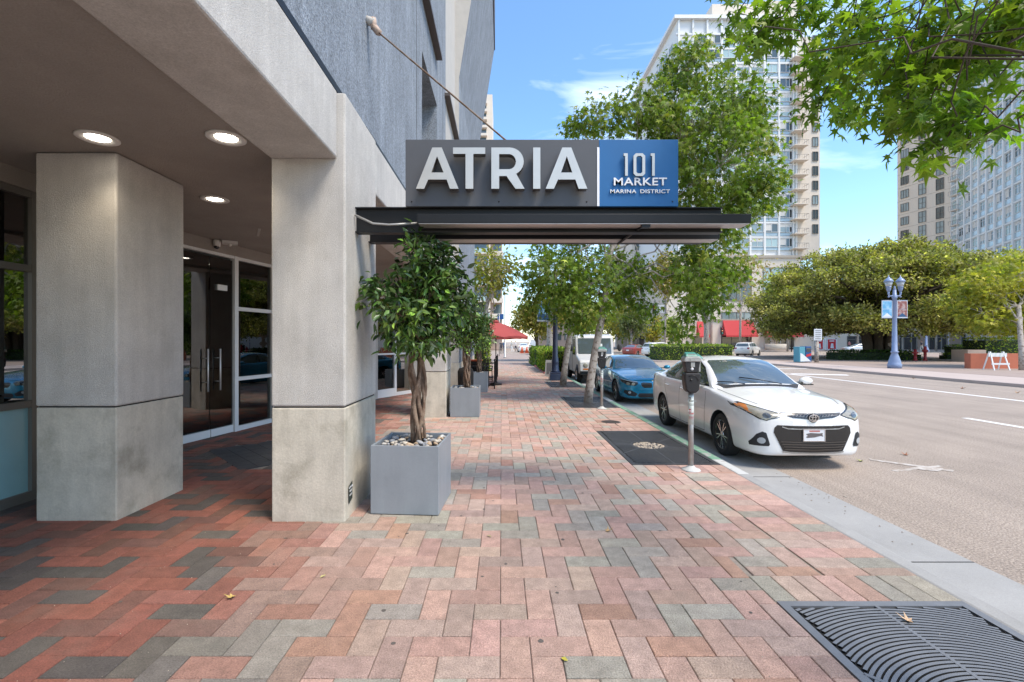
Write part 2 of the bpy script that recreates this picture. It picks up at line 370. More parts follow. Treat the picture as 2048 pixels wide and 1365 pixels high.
def foliage(blobs, per, leaf, spread, pal, droop=.5, tone=.25):
    cs, bi = blob_points(blobs, per); n = len(cs)
    pos = np.repeat(cs, per, axis=0)+rng.normal(0, 1, (n*per,3))*spread*np.array([1,1,.75])
    ctr = np.array([b[0] for b in blobs])[bi]; outd = cs-ctr; outd /= np.linalg.norm(outd, axis=1, keepdims=True)+1e-6
    d = np.repeat(outd, per, axis=0)*.5+rng.normal(0,.6,(n*per,3)); d[:,2] -= droop
    pal = np.array(pal); ci = rng.integers(0, len(pal), n)
    col = np.repeat(pal[ci], per, axis=0)*0.6+pal[rng.integers(0,len(pal),n*per)]*.4
    col = col*np.exp(rng.normal(0, tone, (n*per,1)))
    sz = leaf*rng.uniform(.65,1.25,n*per)
    return cs, bi, pos, d, sz, col
def limb_path(a, b, n=7, wob=.08, sag=0):
    a = Vector(a); b = Vector(b); L_ = (b-a).length; pts = []
    for i in range(n+1):
        t = i/n; p = a.lerp(b, t)+Vector(rng.normal(0, wob*L_*.35, 3))*math.sin(PI*t); p.z += sag*math.sin(PI*t)*L_
        pts.append(p)
    return pts
def tree(name, label, cat, trunk, tr, blobs, per, leaf, spread, pal, bark, group=None, droop=.5, tmpl=T_OVAL, lm='leaf', twig=.010, fork=None, limbr=.35, tone=.25, roots=None, single=0, leafname='crown', wob=.08, twigs=1.0):
    t = thing(name, label, cat, trunk[0], group=group, world=True)
    mb = MB(); mb.tube(trunk, tr, 12)
    if roots:
        for p in roots: mb.tube(*p)
    obj('trunk', mb, M[bark], t)
    cs, bi, pos, d, sz, col = foliage(blobs, per, leaf, spread, pal, droop, tone)
    lb = MB(); paths = []
    for i, (c, r, n) in enumerate(blobs):
        f = trunk[-1] if fork is None else trunk[max(1, len(trunk)-1-(i % fork))]
        pth = limb_path(f, c, 8, wob, .05); r0 = tr[-1]*limbr*2; lb.tube(pth, [max(twig*1.6, r0*(1-.8*k/8)) for k in range(9)], 6); paths.append(pth)
    for k in range(len(cs)):
        if rng.random() > twigs: continue
        pth = paths[bi[k]]; c = Vector(cs[k]); q = min(pth[2:], key=lambda p: (p-c).length)
        lb.tube([q, q.lerp(c, .5)+Vector(rng.normal(0,.05,3)), c], [twig*1.6, twig, twig*.5], 4, False)
    obj('branches', lb, M[bark], t)
    if single:
        dist = np.linalg.norm((pos-np.array([0,0,EYE])), axis=1)+1e9*((pos[:,1] < .3)); order = np.argsort(dist)[:single]
        msk = np.ones(len(pos), bool); msk[order] = False
        tv, tf = tmpl; me = bpy.data.meshes.new('leaf'); me.from_pydata([tuple(v) for v in tv], [], tf); me.materials.append(M[lm+'_obj'])
        X, Y, Z = frames(d[order], rng.normal(0,.5,len(order)))
        for j, k in enumerate(order):
            mt = Matrix.Identity(4)
            for a_ in range(3):
                mt[a_][0] = X[j][a_]*sz[k]; mt[a_][1] = Y[j][a_]*sz[k]; mt[a_][2] = Z[j][a_]*sz[k]; mt[a_][3] = pos[k][a_]
            o = link('leaf', me, t); o.matrix_basis = mt; o.color = (*col[k], 1)
        pos, d, sz, col = pos[msk], d[msk], sz[msk], col[msk]
    me = leaf_mesh(leafname, pos, d, sz, col, tmpl, M[lm]); o = link(leafname, me, t)
    o['kind'] = 'stuff'
    return t
G_MID = [(0.114,0.181,0.023),(0.145,0.223,0.029),(0.187,0.254,0.037),(0.077,0.135,0.020),(0.228,0.264,0.052)]
G_LIGHT = [(0.216,0.312,0.042),(0.264,0.348,0.060),(0.156,0.252,0.036),(0.324,0.360,0.072),(0.372,0.348,0.084)]
G_DARK = [(0.040,0.079,0.013),(0.057,0.107,0.016),(0.033,0.061,0.013),(0.072,0.122,0.021)]
G_YEL = [(.38,.33,.05),(.29,.30,.05),(.46,.36,.06),(.21,.25,.045),(.40,.26,.06)]
G_OLIVE = [(0.329,0.305,0.104),(0.415,0.366,0.134),(0.232,0.226,0.079),(0.464,0.378,0.146),(0.122,0.140,0.049)]
# ============================================================ SETTING
KX = 3.02
mb = MB(); mb.box(-400, 600, -30, 900, -.30, -.145); struct('road', mb, M['asphalt'])
road = bpy.data.objects['road']
# gutter and kerb near side
mb = MB(); mb.box(3.175, 3.93, -6, 25.2, -.25, -.139); struct('gutter', mb, M['concrete'])
kerb = bpy.data.objects.new('kerb', None)
kroot = MB(); kroot.box(KX+.004, 3.175, -6, 25.2, -.3, -.004); kerbo = struct('kerb', kroot, M['concrete'], None, .02)
for i, (a, b, m_) in enumerate([(-6, 5.98, None), (5.98, 6.72, 'white_paint'), (6.72, 13.2, 'green_paint'), (13.2, 14.2, 'white_paint'), (14.2, 25.2, 'green_paint')]):
    if m_:
        q = MB(); q.box(KX+.006, 3.18, a+.01, b-.01, -.137, .001); obj('painted_kerb', q, M[m_], kerbo, .02)
q = MB()
for y in np.arange(-1, 25, 2.44): q.box(KX+.006, 3.93, y, y+.012, -.137, -.1365)
obj('joint', q, M['black_rough'], kerbo)
# sidewalk + pavers
GR = [(1.79, .62, 3.06), (1.79, 6.42, 8.84), (1.79, 11.9, 14.25), (1.79, 17.1, 19.6)]
base = MB(); base.box(-9.5, KX, -6, 60, -.30, -.012); walk = struct('sidewalk', base, M['joint'])
W = .1672; OX = -.008; OY = 2.36
bricks = []
def in_grate(x0, x1, y0, y1):
    for gx, a, b in GR:
        if x1 > gx+.01 and y0 < b-.01 and y1 > a+.01: return True
    return False
edges = []
XS = 2.35
for i in range(-50, 16):
    for j in range(-8, 205):
        k = (i+j+2) % 4
        x = OX+i*W; y = OY+j*W
        if k == 0: r = (x, x+2*W, y, y+W)
        elif k == 2: r = (x, x+W, y, y+2*W)
        else: continue
        if r[0] > XS-.02 or r[0] < -7.9: continue
        r = (r[0], min(r[1], XS), r[2], r[3])
        if r[1]-r[0] < .03: continue
        bricks.append(r)
for col_ in range(2):
    y = .5
    x0 = XS+col_*.335
    while y < 36:
        bricks.append((x0, x0+.335, y, y+W)); y += W
# clip against grates, add soldier rows
nb = []
for r in bricks:
    x0, x1, y0, y1 = r; ok = True
    for gx, a, b in GR:
        a2 = a-2*W; b2 = b+2*W
        if x1 > gx and y1 > a2 and y0 < b2:
            if x0 < gx-.03: x1 = gx
            elif y0 < a2-.03: y1 = a2
            elif y1 > b2+.03: y0 = b2
            else: ok = False
    if ok and x1-x0 > .02 and y1-y0 > .02: nb.append((x0, x1, y0, y1))
for gx, a, b in GR:
    n = 8; wd = (KX-gx)/n
    for s_ in (a-2*W, b):
        for i in range(n): nb.append((gx+i*wd, gx+(i+1)*wd, s_, s_+2*W))
bricks = [r for r in nb if r[2] > -1.2]
SLATE = (-4.3, -2.6, 6.3, 8.2)
def in_slate(r):
    cx = (r[0]+r[1])/2; cy = (r[2]+r[3])/2
    return abs(cx+3.45)/1.15+abs(cy-7.3)/1.15 < 1
bricks = [r for r in bricks if not in_slate(r)]
def brick_col(r):
    cx = (r[0]+r[1])/2; cy = (r[2]+r[3])/2
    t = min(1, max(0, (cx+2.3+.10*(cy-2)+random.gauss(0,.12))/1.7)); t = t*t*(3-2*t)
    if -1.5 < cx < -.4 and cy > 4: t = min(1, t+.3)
    u = random.random(); v = random.uniform(.86, 1.13)
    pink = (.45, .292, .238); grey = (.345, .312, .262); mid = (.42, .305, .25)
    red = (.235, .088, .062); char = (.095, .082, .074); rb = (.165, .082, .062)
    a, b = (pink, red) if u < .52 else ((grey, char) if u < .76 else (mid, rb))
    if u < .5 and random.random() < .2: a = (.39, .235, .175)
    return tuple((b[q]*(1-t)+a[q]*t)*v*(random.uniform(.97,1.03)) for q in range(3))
pc = [brick_col(r) for r in bricks]
def vis(r):
    cx = (r[0]+r[1])/2; cy = (r[2]+r[3])/2
    if cy < 2.25: return -1
    px = VX+cx*F/cy; py = VY+EYE*F/cy
    if px < -60 or px > 2110 or py > 1400: return -1
    if 75 < px < 373 and py < 1000: return -1
    return (r[1]-r[0])*(r[3]-r[2])/cy**3
order = sorted(range(len(bricks)), key=lambda i: -vis(bricks[i]))
top = set(order[:300])
def paver_verts(hx, hy, j=.0024, bv=.0045):
    a = hx-j; b = hy-j
    return [(-a,-b,-.05),(a,-b,-.05),(a,b,-.05),(-a,b,-.05),(-a,-b,-bv),(a,-b,-bv),(a,b,-bv),(-a,b,-bv),(-a+bv,-b+bv,0),(a-bv,-b+bv,0),(a-bv,b-bv,0),(-a+bv,b-bv,0)], \
        [(0,1,5,4),(1,2,6,5),(2,3,7,6),(3,0,4,7),(4,5,9,8),(5,6,10,9),(6,7,11,10),(7,4,8,11),(8,9,10,11)]
cache = {}
fv = []; ff = []; fc = []
for i, r in enumerate(bricks):
    hx = round((r[1]-r[0])/2, 3); hy = round((r[3]-r[2])/2, 3); cx = (r[0]+r[1])/2; cy = (r[2]+r[3])/2
    if i in top:
        if (hx,hy) not in cache:
            q = MB(); q.add(*paver_verts(hx, hy)); cache[(hx,hy)] = q.mesh('paver', M['paver_obj'])
        o = link('paver', cache[(hx,hy)], walk); o.location = (cx, cy, random.uniform(-.002, .0005)); o.rotation_euler = (random.gauss(0,.003), random.gauss(0,.003), random.gauss(0,.004))
        o.color = (*pc[i], 1)
    else:
        vs, fs = paver_verts(hx, hy); b0 = len(fv); dz = random.uniform(-.002,.0005); tx = random.gauss(0,.003); ty = random.gauss(0,.003)
        fv += [(cx+x, cy+y, z+dz+x*tx+y*ty) for x,y,z in vs]; ff += [tuple(b0+k for k in f) for f in fs]; fc += [pc[i]]*12
me = bpy.data.meshes.new('paver_field'); me.from_pydata(fv, [], ff); me.materials.append(M['paver_attr'])
at = me.attributes.new('col', 'FLOAT_COLOR', 'POINT'); arr = np.ones((len(fv),4), np.float32); arr[:,:3] = np.array(fc); at.data.foreach_set('color', arr.ravel())
o = link('paver_field', me, walk); o['kind'] = 'stuff'
q = MB()
for i in range(110):
    x_ = random.uniform(-2.6, 2.3); y_ = random.uniform(2.3, 13); s_ = random.uniform(.006,.017); n_ = 8
    q.add([(x_+s_*random.uniform(.8,1.2)*math.cos(2*PI*k/n_), y_+s_*random.uniform(.8,1.2)*math.sin(2*PI*k/n_), .0016) for k in range(n_)], [tuple(range(n_))])
o = obj('gum_spot', q, mat('old_gum', (.10,.085,.075), .8), walk); o['kind'] = 'stuff'
q = MB()
for i in range(-3, 4):
    for j in range(-3, 4):
        a = .325
        cx = -3.45+(i-j)*a*.5*1.0; cy = 7.3+(i+j)*a*.5
        if abs(cx+3.45)+abs(cy-7.3) > 1.1: continue
        h = a/2-.004
        o = None
        t_ = MB(); t_.add([(cx,cy-h,-.0125),(cx+h,cy,-.0125),(cx,cy+h,-.0125),(cx-h,cy,-.0125),(cx,cy-h,0),(cx+h,cy,0),(cx,cy+h,0),(cx-h,cy,0)], [(4,5,6,7),(0,1,5,4),(1,2,6,5),(2,3,7,6),(3,0,4,7)])
        obj('tile', t_, M['slate'], walk)
mb = MB(); mb.box(-9.5, KX, 36.2, 60, -.011, -.002); obj('far_paving', mb, M['plaza'], walk)
# far roads: raised strip, plaza, sidewalks, markings
FX = 24.5
mb = MB()
mb.add([(20.6,5,-.30),(24.45,5,-.30),(24.45,42,-.30),(20.6,42,-.30),(20.6,5,-.003),(24.45,5,-.003),(24.45,42,-.003),(20.6,42,-.003)], [(0,3,2,1),(4,5,6,7),(0,1,5,4),(1,2,6,5),(2,3,7,6),(3,0,4,7)])
ps = struct('parking_strip', mb, M['pink_concrete'], None, .03)
q = MB()
for y in np.arange(6, 42, 2.9): q.box(20.59, 24.4, y, y+.02, -.13, -.001)
obj('joint', q, M['stone2'], ps)
def arc(cx, cy, r, a0, a1, n=12): return [(cx+r*math.cos(R(a0+(a1-a0)*i/n)), cy+r*math.sin(R(a0+(a1-a0)*i/n))) for i in range(n+1)]
out_ = [(24.75, 5), (90, 5), (90, 62), (60, 62)] + arc(30, 48, 6.5, 90, 180, 8)
mb = MB(); mb.prism(out_, lambda x,y:(x,y,-.3), lambda x,y:(x,y,.004)); pz = struct('plaza', mb, M['plaza'])
q = MB(); q.box(24.46, 24.74, 5, 47, -.3, .002); struct('red_kerb', q, M['red_paint'], None, .02)
q = MB(); q.box(28, 130, 86, 96, -.3, .0); struct('far_sidewalk', q, M['pink_concrete'])
mk = MB(); mk.box(15.9, 16.1, 8, 26.5, -.1445, -.141); struct('lane_line', mk, M['line_paint'])
mk = MB(); mk.box(11.02, 11.2, 5, 11.2, -.1445, -.141); mk.box(11.02, 11.2, -8, -3, -.1445, -.141); mk.box(11.02,11.2, 20,26,-.1445,-.141); struct('lane_dash', mk, M['line_paint'])
mk = MB(); mk.prism([(16.2,26),(18.6,25.0),(18.9,25.6),(16.4,26.6)], lambda x,y:(x,y,-.1445), lambda x,y:(x,y,-.141)); mk.box(16.2,20.4,31,31.3,-.1445,-.141); struct('turn_marking', mk, M['line_paint'])
for y in (52, 58):
    mk = MB(); mk.box(4, 22, y, y+.4, -.1445, -.141); struct('crosswalk_line', mk, M['line_paint'])
mk = MB()
mk.prism([(5.55,6.66),(5.6,6.60),(6.5,6.86),(6.46,6.92)], lambda x,y:(x,y,-.1445), lambda x,y:(x,y,-.1405))
mk.prism([(5.75,7.32),(5.7,7.22),(6.35,6.58),(6.45,6.66)], lambda x,y:(x,y,-.1402), lambda x,y:(x,y,-.139))
mk.prism([(5.9,6.75),(6.15,6.60),(6.4,6.72),(6.2,6.9)], lambda x,y:(x,y,-.1388), lambda x,y:(x,y,-.138)); struct('survey_mark', mk, M['faded_white'])

# ---- tree grates
def grate(name, label, cx, y0, y1, m_, hole=.26, gravel=False, trunk_r=0, flat=False):
    x0, x1 = 1.795, KX-.012; cy = (y0+y1)/2; cx = (x0+x1)/2
    t = thing(name, label, 'tree grate', (cx, cy, 0), group='square iron tree grates along the kerb', world=True)
    fr = MB(); e = .055; z0, z1 = -.03, .003
    fr.box(x0,x1,y0,y0+e,z0,z1); fr.box(x0,x1,y1-e,y1,z0,z1); fr.box(x0,x0+e,y0+e,y1-e,z0,z1); fr.box(x1-e,x1,y0+e,y1-e,z0,z1)
    obj('frame', fr, m_, t)
    g = MB(); r = hole; N = 180
    z0, z1 = -.012, .002
    a0x, a1x, a0y, a1y = x0+e+.004, x1-e-.004, y0+e+.004, y1-e-.004
    while r < 1.36:
        wd = .0185 if r > hole+.01 else .03
        prev = None
        for i in range(N+1):
            a = 2*PI*i/N; c, s_ = math.cos(a), math.sin(a)
            p1 = (cx+r*c, cy+r*s_); p2 = (cx+(r+wd)*c, cy+(r+wd)*s_)
            ins = a0x < p1[0] < a1x and a0y < p1[1] < a1y and a0x < p2[0] < a1x and a0y < p2[1] < a1y
            if ins and prev:
                q1, q2 = prev
                g.add([(q1[0],q1[1],z1),(q2[0],q2[1],z1),(p2[0],p2[1],z1),(p1[0],p1[1],z1),(q1[0],q1[1],z0),(q2[0],q2[1],z0),(p2[0],p2[1],z0),(p1[0],p1[1],z0)], [(0,1,2,3)]); g.cur = 1; g.add([(q1[0],q1[1],z1),(p1[0],p1[1],z1),(p1[0],p1[1],z0),(q1[0],q1[1],z0),(q2[0],q2[1],z1),(p2[0],p2[1],z1),(p2[0],p2[1],z0),(q2[0],q2[1],z0)], [(0,1,2,3),(4,7,6,5)]); g.cur = 0
            prev = (p1, p2) if ins else None
        r += .0285
    for k in range(8):
        a = k*PI/4+PI/8*0; c, s_ = math.cos(a), math.sin(a)
        Lx = ((x1-e-cx)/abs(c) if abs(c) > .01 else 9); Ly = ((y1-e-cy)/abs(s_) if abs(s_) > .01 else 9); Lr = min(Lx, Ly)
        n = (-s_*.011, c*.011)
        g.hexa([(cx+hole*c-n[0],cy+hole*s_-n[1],z0),(cx+Lr*c-n[0],cy+Lr*s_-n[1],z0),(cx+Lr*c+n[0],cy+Lr*s_+n[1],z0),(cx+hole*c+n[0],cy+hole*s_+n[1],z0),
                (cx+hole*c-n[0],cy+hole*s_-n[1],z1+.001),(cx+Lr*c-n[0],cy+Lr*s_-n[1],z1+.001),(cx+Lr*c+n[0],cy+Lr*s_+n[1],z1+.001),(cx+hole*c+n[0],cy+hole*s_+n[1],z1+.001)])
    obj('slotted_ring', g, [m_, M['dark']], t)  # bar sides coloured near-black, painting in the shade of the slots
    bt = MB(); bt.box(x0+e,x1-e,y0+e,y1-e,-.0119,-.0065 if flat else -.0105); obj('pit', bt, M['iron_dark'] if flat else M['dark'], t)
    if gravel:
        gv = MB()
        for i in range(260):
            a = random.uniform(0,2*PI); rr = (hole-.02)*math.sqrt(random.random()); s = random.uniform(.009,.018)
            gv.ball((cx+rr*math.cos(a), cy+rr*math.sin(a), -.004), (s,s*random.uniform(.7,1),s*.6), 5, 3)
        g_ = obj('gravel', gv, M['gravel'], t); g_['kind'] = 'stuff'
    return t
grate('tree_grate', 'grey slotted iron tree grate in the bottom right foreground, set in the brick sidewalk', 2.4, .62, 3.05, M['iron'])
grate('tree_grate', 'dark iron tree grate with gravel-filled empty hole beside the near parking meter', 2.4, 6.43, 8.83, M['iron_dark'], .26, True, flat=True)
grate('tree_grate', 'dark iron tree grate around the leaning pale trunk nearest the camera', 2.4, 11.91, 14.23, M['iron_dark'], .26, flat=True)
grate('tree_grate', 'dark iron tree grate around the second pale trunk by the navy lamp post', 2.4, 17.11, 19.58, M['iron_dark'], .26, flat=True)
mh = MB(); mh.lathe([(.2,-.01),(.2,.003),(.185,.006),(.02,.006)], 24, (2.30,9.82,0)); 
for k in range(-4,5): 
    h = math.sqrt(.17**2-(k*.035)**2); mh.box(2.30-h,2.30+h,9.82+k*.035-.006,9.82+k*.035+.006,.006,.009)
tag(obj('utility_cover', mh, M['brown_metal']), 'small round bronze utility cover in the brick sidewalk', 'manhole cover')

# ============================================================ LEFT BUILDING
B = thing('stucco_building', 'grey and slate blue stucco building with square columns over a brick arcade', 'building', (-5, 5, 0), world=True)
def column(x0, x1, y0, y1, ztop, zp=1.075, xr=None):
    a = MB(); a.box(x0, x1, y0, y1, zp+.006, ztop); c = obj('column', a, M['stucco'], B, .018)
    p = MB(); p.box(x0+.004, x1-.004, y0+.004, y1-.004, -.05, zp-.006); obj('plinth', p, M['plinth'], c, .012)
    j = MB(); j.box(x0+.02, x1-.02, y0+.02, y1-.02, zp-.0065, zp+.0065); obj('reveal', j, M['black_rough'], c)
    return c
column(-4.41, -3.64, 4.42, 5.36, 3.485)
column(-2.17, -1.47, 4.40, 5.48, 4.04)
column(-1.80, -1.23, 10.4, 11.35, 3.6, 1.01)
mb = MB(); mb.box(-2.17, -1.545, -3, 4.398, 3.415, 4.045); obj('beam', mb, M['stucco'], B, .018)
mb = MB(); mb.box(-2.17, -1.475, 5.483, 15.8, 3.415, 4.02); obj('beam', mb, M['stucco'], B, .018)
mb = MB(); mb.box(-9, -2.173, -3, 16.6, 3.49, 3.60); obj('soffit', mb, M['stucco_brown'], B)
mb = MB(); mb.box(-2.168, -1.60, -3, 15.8, 4.046, 4.12); obj('black_joint', mb, M['black_rough'], B)
mb = MB(); mb.box(-1.5995, -1.548, -3, 5.2, 4.047, 4.115); mb.box(-1.5995, -1.50, 5.2, 15.8, 4.022, 4.085); obj('black_strip', mb, M['black'], B)
# slate blue upper wall with the window opening
XW = -1.56; zt = 17.3
mb = MB()
mb.box(-2.15, XW, -3, 9.17, 4.121, zt); mb.box(-2.15, XW, 11.3, 13.05, 4.121, zt); mb.box(-2.15, XW, 9.17, 11.3, 4.121, 4.95); mb.box(-2.15, XW, 9.17, 11.3, 7.39, zt)
obj('upper_wall', mb, M['stucco_blue'], B)
mb = MB(); mb.box(XW+.0, XW+.004, 8.55, 8.562, 4.13, 14); mb.box(XW, XW+.004, 12.4, 12.412, 4.13, 8.4); obj('control_joint', mb, M['black_rough'], B)
wn = MB(); wn.box(-2.05,-1.99,9.17,9.25,4.95,7.39); wn.box(-2.05,-1.99,11.22,11.3,4.95,7.39); wn.box(-2.05,-1.99,9.25,11.22,4.95,5.03); wn.box(-2.05,-1.99,9.25,11.22,7.31,7.39); wn.box(-2.05,-1.99,10.2,10.26,5.03,7.31)
wf = obj('window', wn, M['alu'], B); wp = MB(); wp.box(-2.035,-2.02,9.25,11.22,5.03,7.31); obj('pane', wp, M['tower_glass2'], wf)
mb = MB(); mb.box(-12, -2.151, -3, 16, 4.121, zt); obj('core_wall', mb, M['interior'], B)
mb = MB(); mb.box(XW+.001, -1.415, -3, 11.2, 8.42, 8.50); obj('fin', mb, M['brown_metal'], B)
mb = MB(); mb.box(-1.568, -1.415, 12.8, 15.79, 8.42, 8.50); obj('fin', mb, M['brown_metal'], B)
mb = MB(); mb.box(-2.15, -1.57, 13.052, 15.8, 4.121, 17.5); obj('pale_wall', mb, M['stucco_pale'], B)
# flared end block
x0 = -1.436; xb = -.38; yn, yf = 15.8, 25.0; z1, z2, z3 = 10.6, 17.3, 19.5
fb = MB()
def quadbox(pn): # pn profile of (x,z), extruded yn..yf with back at x=-3
    n = len(pn)
    vs = [(x,yn,z) for x,z in pn]+[(x,yf,z) for x,z in pn]+[(-3.5,yn,z) for x,z in pn]+[(-3.5,yf,z) for x,z in pn]
    fs = []
    for i in range(n-1): fs += [(i,i+1,n+i+1,n+i),(2*n+i,2*n+i+1,i+1,i),(n+i,n+i+1,3*n+i+1,3*n+i)]
    fs.append((n-1,2*n-1,4*n-1,3*n-1))
    return vs, fs
fb.add(*quadbox([(x0,.965),(x0,z1),(xb,z2),(xb,z3)]))
o = obj('flared_wall', fb, [M['stucco_blue'], M['stucco_pale']], B)
for p_ in o.data.polygons:
    if p_.normal.y < -.5 or p_.center.y < yn+.01 and abs(p_.normal.y) > .5: p_.material_index = 1
pb = MB(); pb.box(-3.5, x0, yn+.004, yf, -.05, .955); obj('plinth', pb, M['plinth'], o)
mb = MB(); mb.box(xb-.02, xb+.035, yn, yf, z2-.05, z3); obj('fin', mb, M['brown_metal'], B)
# storefront A
SA = obj('storefront', MB().box(-5.10,-5.02,1.0,7.3,-.02,.10), M['alu_dark'], B)
def frame_line(x, ys, zs, m_, parent, t=.055, y0=None, y1=None, z0=.1, z1=3.3):
    g = MB()
    for y in ys: g.box(x-t, x+t-.01, y-.035, y+.035, z0, z1)
    for z in zs:
        yy = [y0]+list(ys)+[y1]
        for a,b in zip(yy[:-1], yy[1:]):
            if b-a > .08: g.box(x-t+.004, x+t-.014, a+.036, b-.036, z-.035, z+.035)
    return obj('mullion', g, m_, parent)
frame_line(-5.05, [1.6, 2.75, 3.9, 5.02, 5.42, 6.4, 7.2], [1.03, 2.47, 3.26], M['alu_dark'], SA, y0=1.0, y1=7.25)
ys = [1.6, 2.75, 3.9, 5.02, 5.42, 6.4, 7.2]
for a, b in zip(ys[:-1], ys[1:]):
    for z0, z1, mm in ((.10, 1.0, 'frost'), (1.07, 2.43, 'glass_mirror'), (2.51, 3.22, 'glass_clear')):
        q = MB(); q.box(-5.06, -5.05, a+.03, b-.03, z0, z1); obj('pane', q, M[mm if a < 5.2 or mm != 'frost' else 'glass_clear'], SA)
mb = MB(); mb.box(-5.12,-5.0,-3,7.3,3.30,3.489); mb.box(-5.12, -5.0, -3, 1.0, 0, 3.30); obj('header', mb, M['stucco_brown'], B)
# storefront B (angled) with glass doors
a = Vector((-5.35, 7.3)); b = Vector((-4.83, 9.75)); d = (b-a).normalized()
def on(t_): return a+d*t_
def at_px(px):   # parameter where the line crosses image column px
    k = (px-VX)/F; return (k*a.y-a.x)/(d.x-k*d.y)
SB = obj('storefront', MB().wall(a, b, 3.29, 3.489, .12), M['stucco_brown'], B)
tm = at_px(469)
q = MB(); q.wall(on(tm-.045), on(tm+.045), 0, 3.29, .1); q.wall(on(tm+.05), b, 3.23, 3.289, .09); q.wall(on(0), on(tm-.05), 3.24, 3.289, .09)
for z in (2.31, .985): q.wall(on(tm+.05), b, z-.035, z+.035, .09)
q.wall(on(tm+.05), b, 0, .09, .09); q.wall(on(-.02), on(.04), 0, 3.29, .1)
obj('mullion', q, M['white_alu'], SB)
for z0, z1 in ((.09,.95),(1.02,2.27),(2.35,3.23)):
    q = MB(); q.wall(on(tm+.05), b, z0, z1, .012); obj('pane', q, M['glass_clear'], SB)
for t0, t1 in ((.06, .95), (.97, tm-.06)):
    q = MB(); q.wall(on(t0), on(t1), .10, 3.2, .014); dr = obj('glass_door', q, M['glass_clear'], B)
    r_ = MB(); r_.wall(on(t0), on(t1), .005, .135, .06); obj('rail', r_, M['white_alu'], dr)
    hs = .85 if t0 < .5 else 1.12
    n = Vector((d.y, -d.x)); hp = on(hs)+n*.08
    h = MB(); h.tube([(hp.x,hp.y,.82),(hp.x,hp.y,1.56)], .014, 8)
    for z in (.98, 1.40): w_ = on(hs); h.tube([(w_.x,w_.y,z),(hp.x,hp.y,z)], .008, 6)
    obj('handle', h, M['steel'], dr)
q = MB(); p0 = on(tm-.25); q.wall(on(tm-.42), on(tm-.2), 2.62, 2.72, .05, .0); obj('door_closer', q, M['white_alu'], SB)
# wall between B and C, storefront C
mb = MB(); mb.wall((-4.83, 9.75), (-3.72, 13.8), 0, 3.489, .15); obj('arcade_wall', mb, M['stucco_pale'], B)
ca, cb = Vector((-3.72, 13.8)), Vector((-2.95, 15.35)); dc = (cb-ca).normalized()
SC = obj('storefront', MB().wall(ca, cb, 3.05, 3.489, .14), M['stucco_brown'], B)
Lc = (cb-ca).length
for k, (t0, t1) in enumerate(((.0, Lc*.5), (Lc*.5, Lc))):
    q = MB(); e = .05
    q.wall(ca+dc*t0, ca+dc*(t0+e), 0, 3.05, .09); q.wall(ca+dc*(t1-e), ca+dc*t1, 0, 3.05, .09)
    for z0, z1 in ((0,.24 if k == 0 else .1),(1.28,1.33),(2.45,2.53),(2.98,3.05)): q.wall(ca+dc*(t0+e), ca+dc*(t1-e), z0, z1, .085)
    f_ = obj('glass_door' if k == 0 else 'window', q, M['white_alu'], B)
    for z0, z1 in ((.1,1.28),(1.33,2.45),(2.53,2.98)):
        g = MB(); g.wall(ca+dc*(t0+e), ca+dc*(t1-e), z0, z1, .012); obj('pane', g, M['glass_mirror' if k else 'glass_clear'], f_)
mb = MB(); mb.wall(cb, (-2.9, 16.4), 0, 3.489, .15); obj('arcade_wall', mb, M['stucco_pale'], B)
# interiors
mb = MB(); mb.box(-9.4,-9.3,0.8,16.4,0,3.489); mb.box(-9.3,-5.35,.8,.9,0,3.4); mb.box(-9.3,-3.1,16.2,16.3,0,3.45); obj('interior_wall', mb, M['interior_red'], B)
mb = MB(); mb.box(-9.28, -5.5, 7.28, 7.36, 0, 3.4); mb.box(-7.2,-6.9,8.2,14.0,0,3.2); obj('interior_wall', mb, M['interior'], B)
mb = MB(); mb.box(-6.88, -6.80, 9.7, 11.2, 0, 2.9); mb.box(-6.6,-6.3, 10.8, 11.6, 0, 3.2); obj('interior_wall', mb, M['int_wall'], B)
mb = MB(); mb.box(-9.28, -5.42, .9, 16.2, 3.28, 3.34); obj('interior_ceiling', mb, M['int_ceiling'], B)
mb = MB(); mb.box(-9.3, -5.13, .9, 7.3, -.011, .005); mb.box(-9.3, -5.4, 7.3, 16.3, -.011, .005); obj('interior_floor', mb, M['interior'], B)
def downlight(x, y, z, r=.16, power=14, real=True, par=None):
    q = MB(); q.lathe([(r,-.001),(r,-.012),(r*.93,-.018),(r*.62,-.010),(r*.58,.0)], 28, (x,y,z)); o = obj('downlight', q, M['white_plastic'], B)
    l_ = MB(); l_.lathe([(r*.56,-.006),(r*.3,-.0085),(.001,-.009)], 20, (x,y,z)); obj('lens', l_, M['lamp'], o)
    if real:
        ld = bpy.data.lights.new('downlight_lamp', 'SPOT'); ld.energy = power; ld.spot_size = R(120); ld.spot_blend = .8; ld.shadow_soft_size = .08; ld.color = (1,.86,.66)
        lo = bpy.data.objects.new('downlight_lamp', ld); C.objects.link(lo); lo.location = (x,y,z-.03)
downlight(-3.55, 4.11, 3.49); downlight(-2.42, 4.11, 3.49); downlight(-3.61, 5.89, 3.49); downlight(-2.9, 1.6, 3.49); downlight(-2.9, 9.2, 3.49)
for x, y in ((-6.15, 8.6), (-5.95, 9.6), (-6.2, 10.8), (-6.9, 3.5)): downlight(x, y, 3.28, .10, 10)
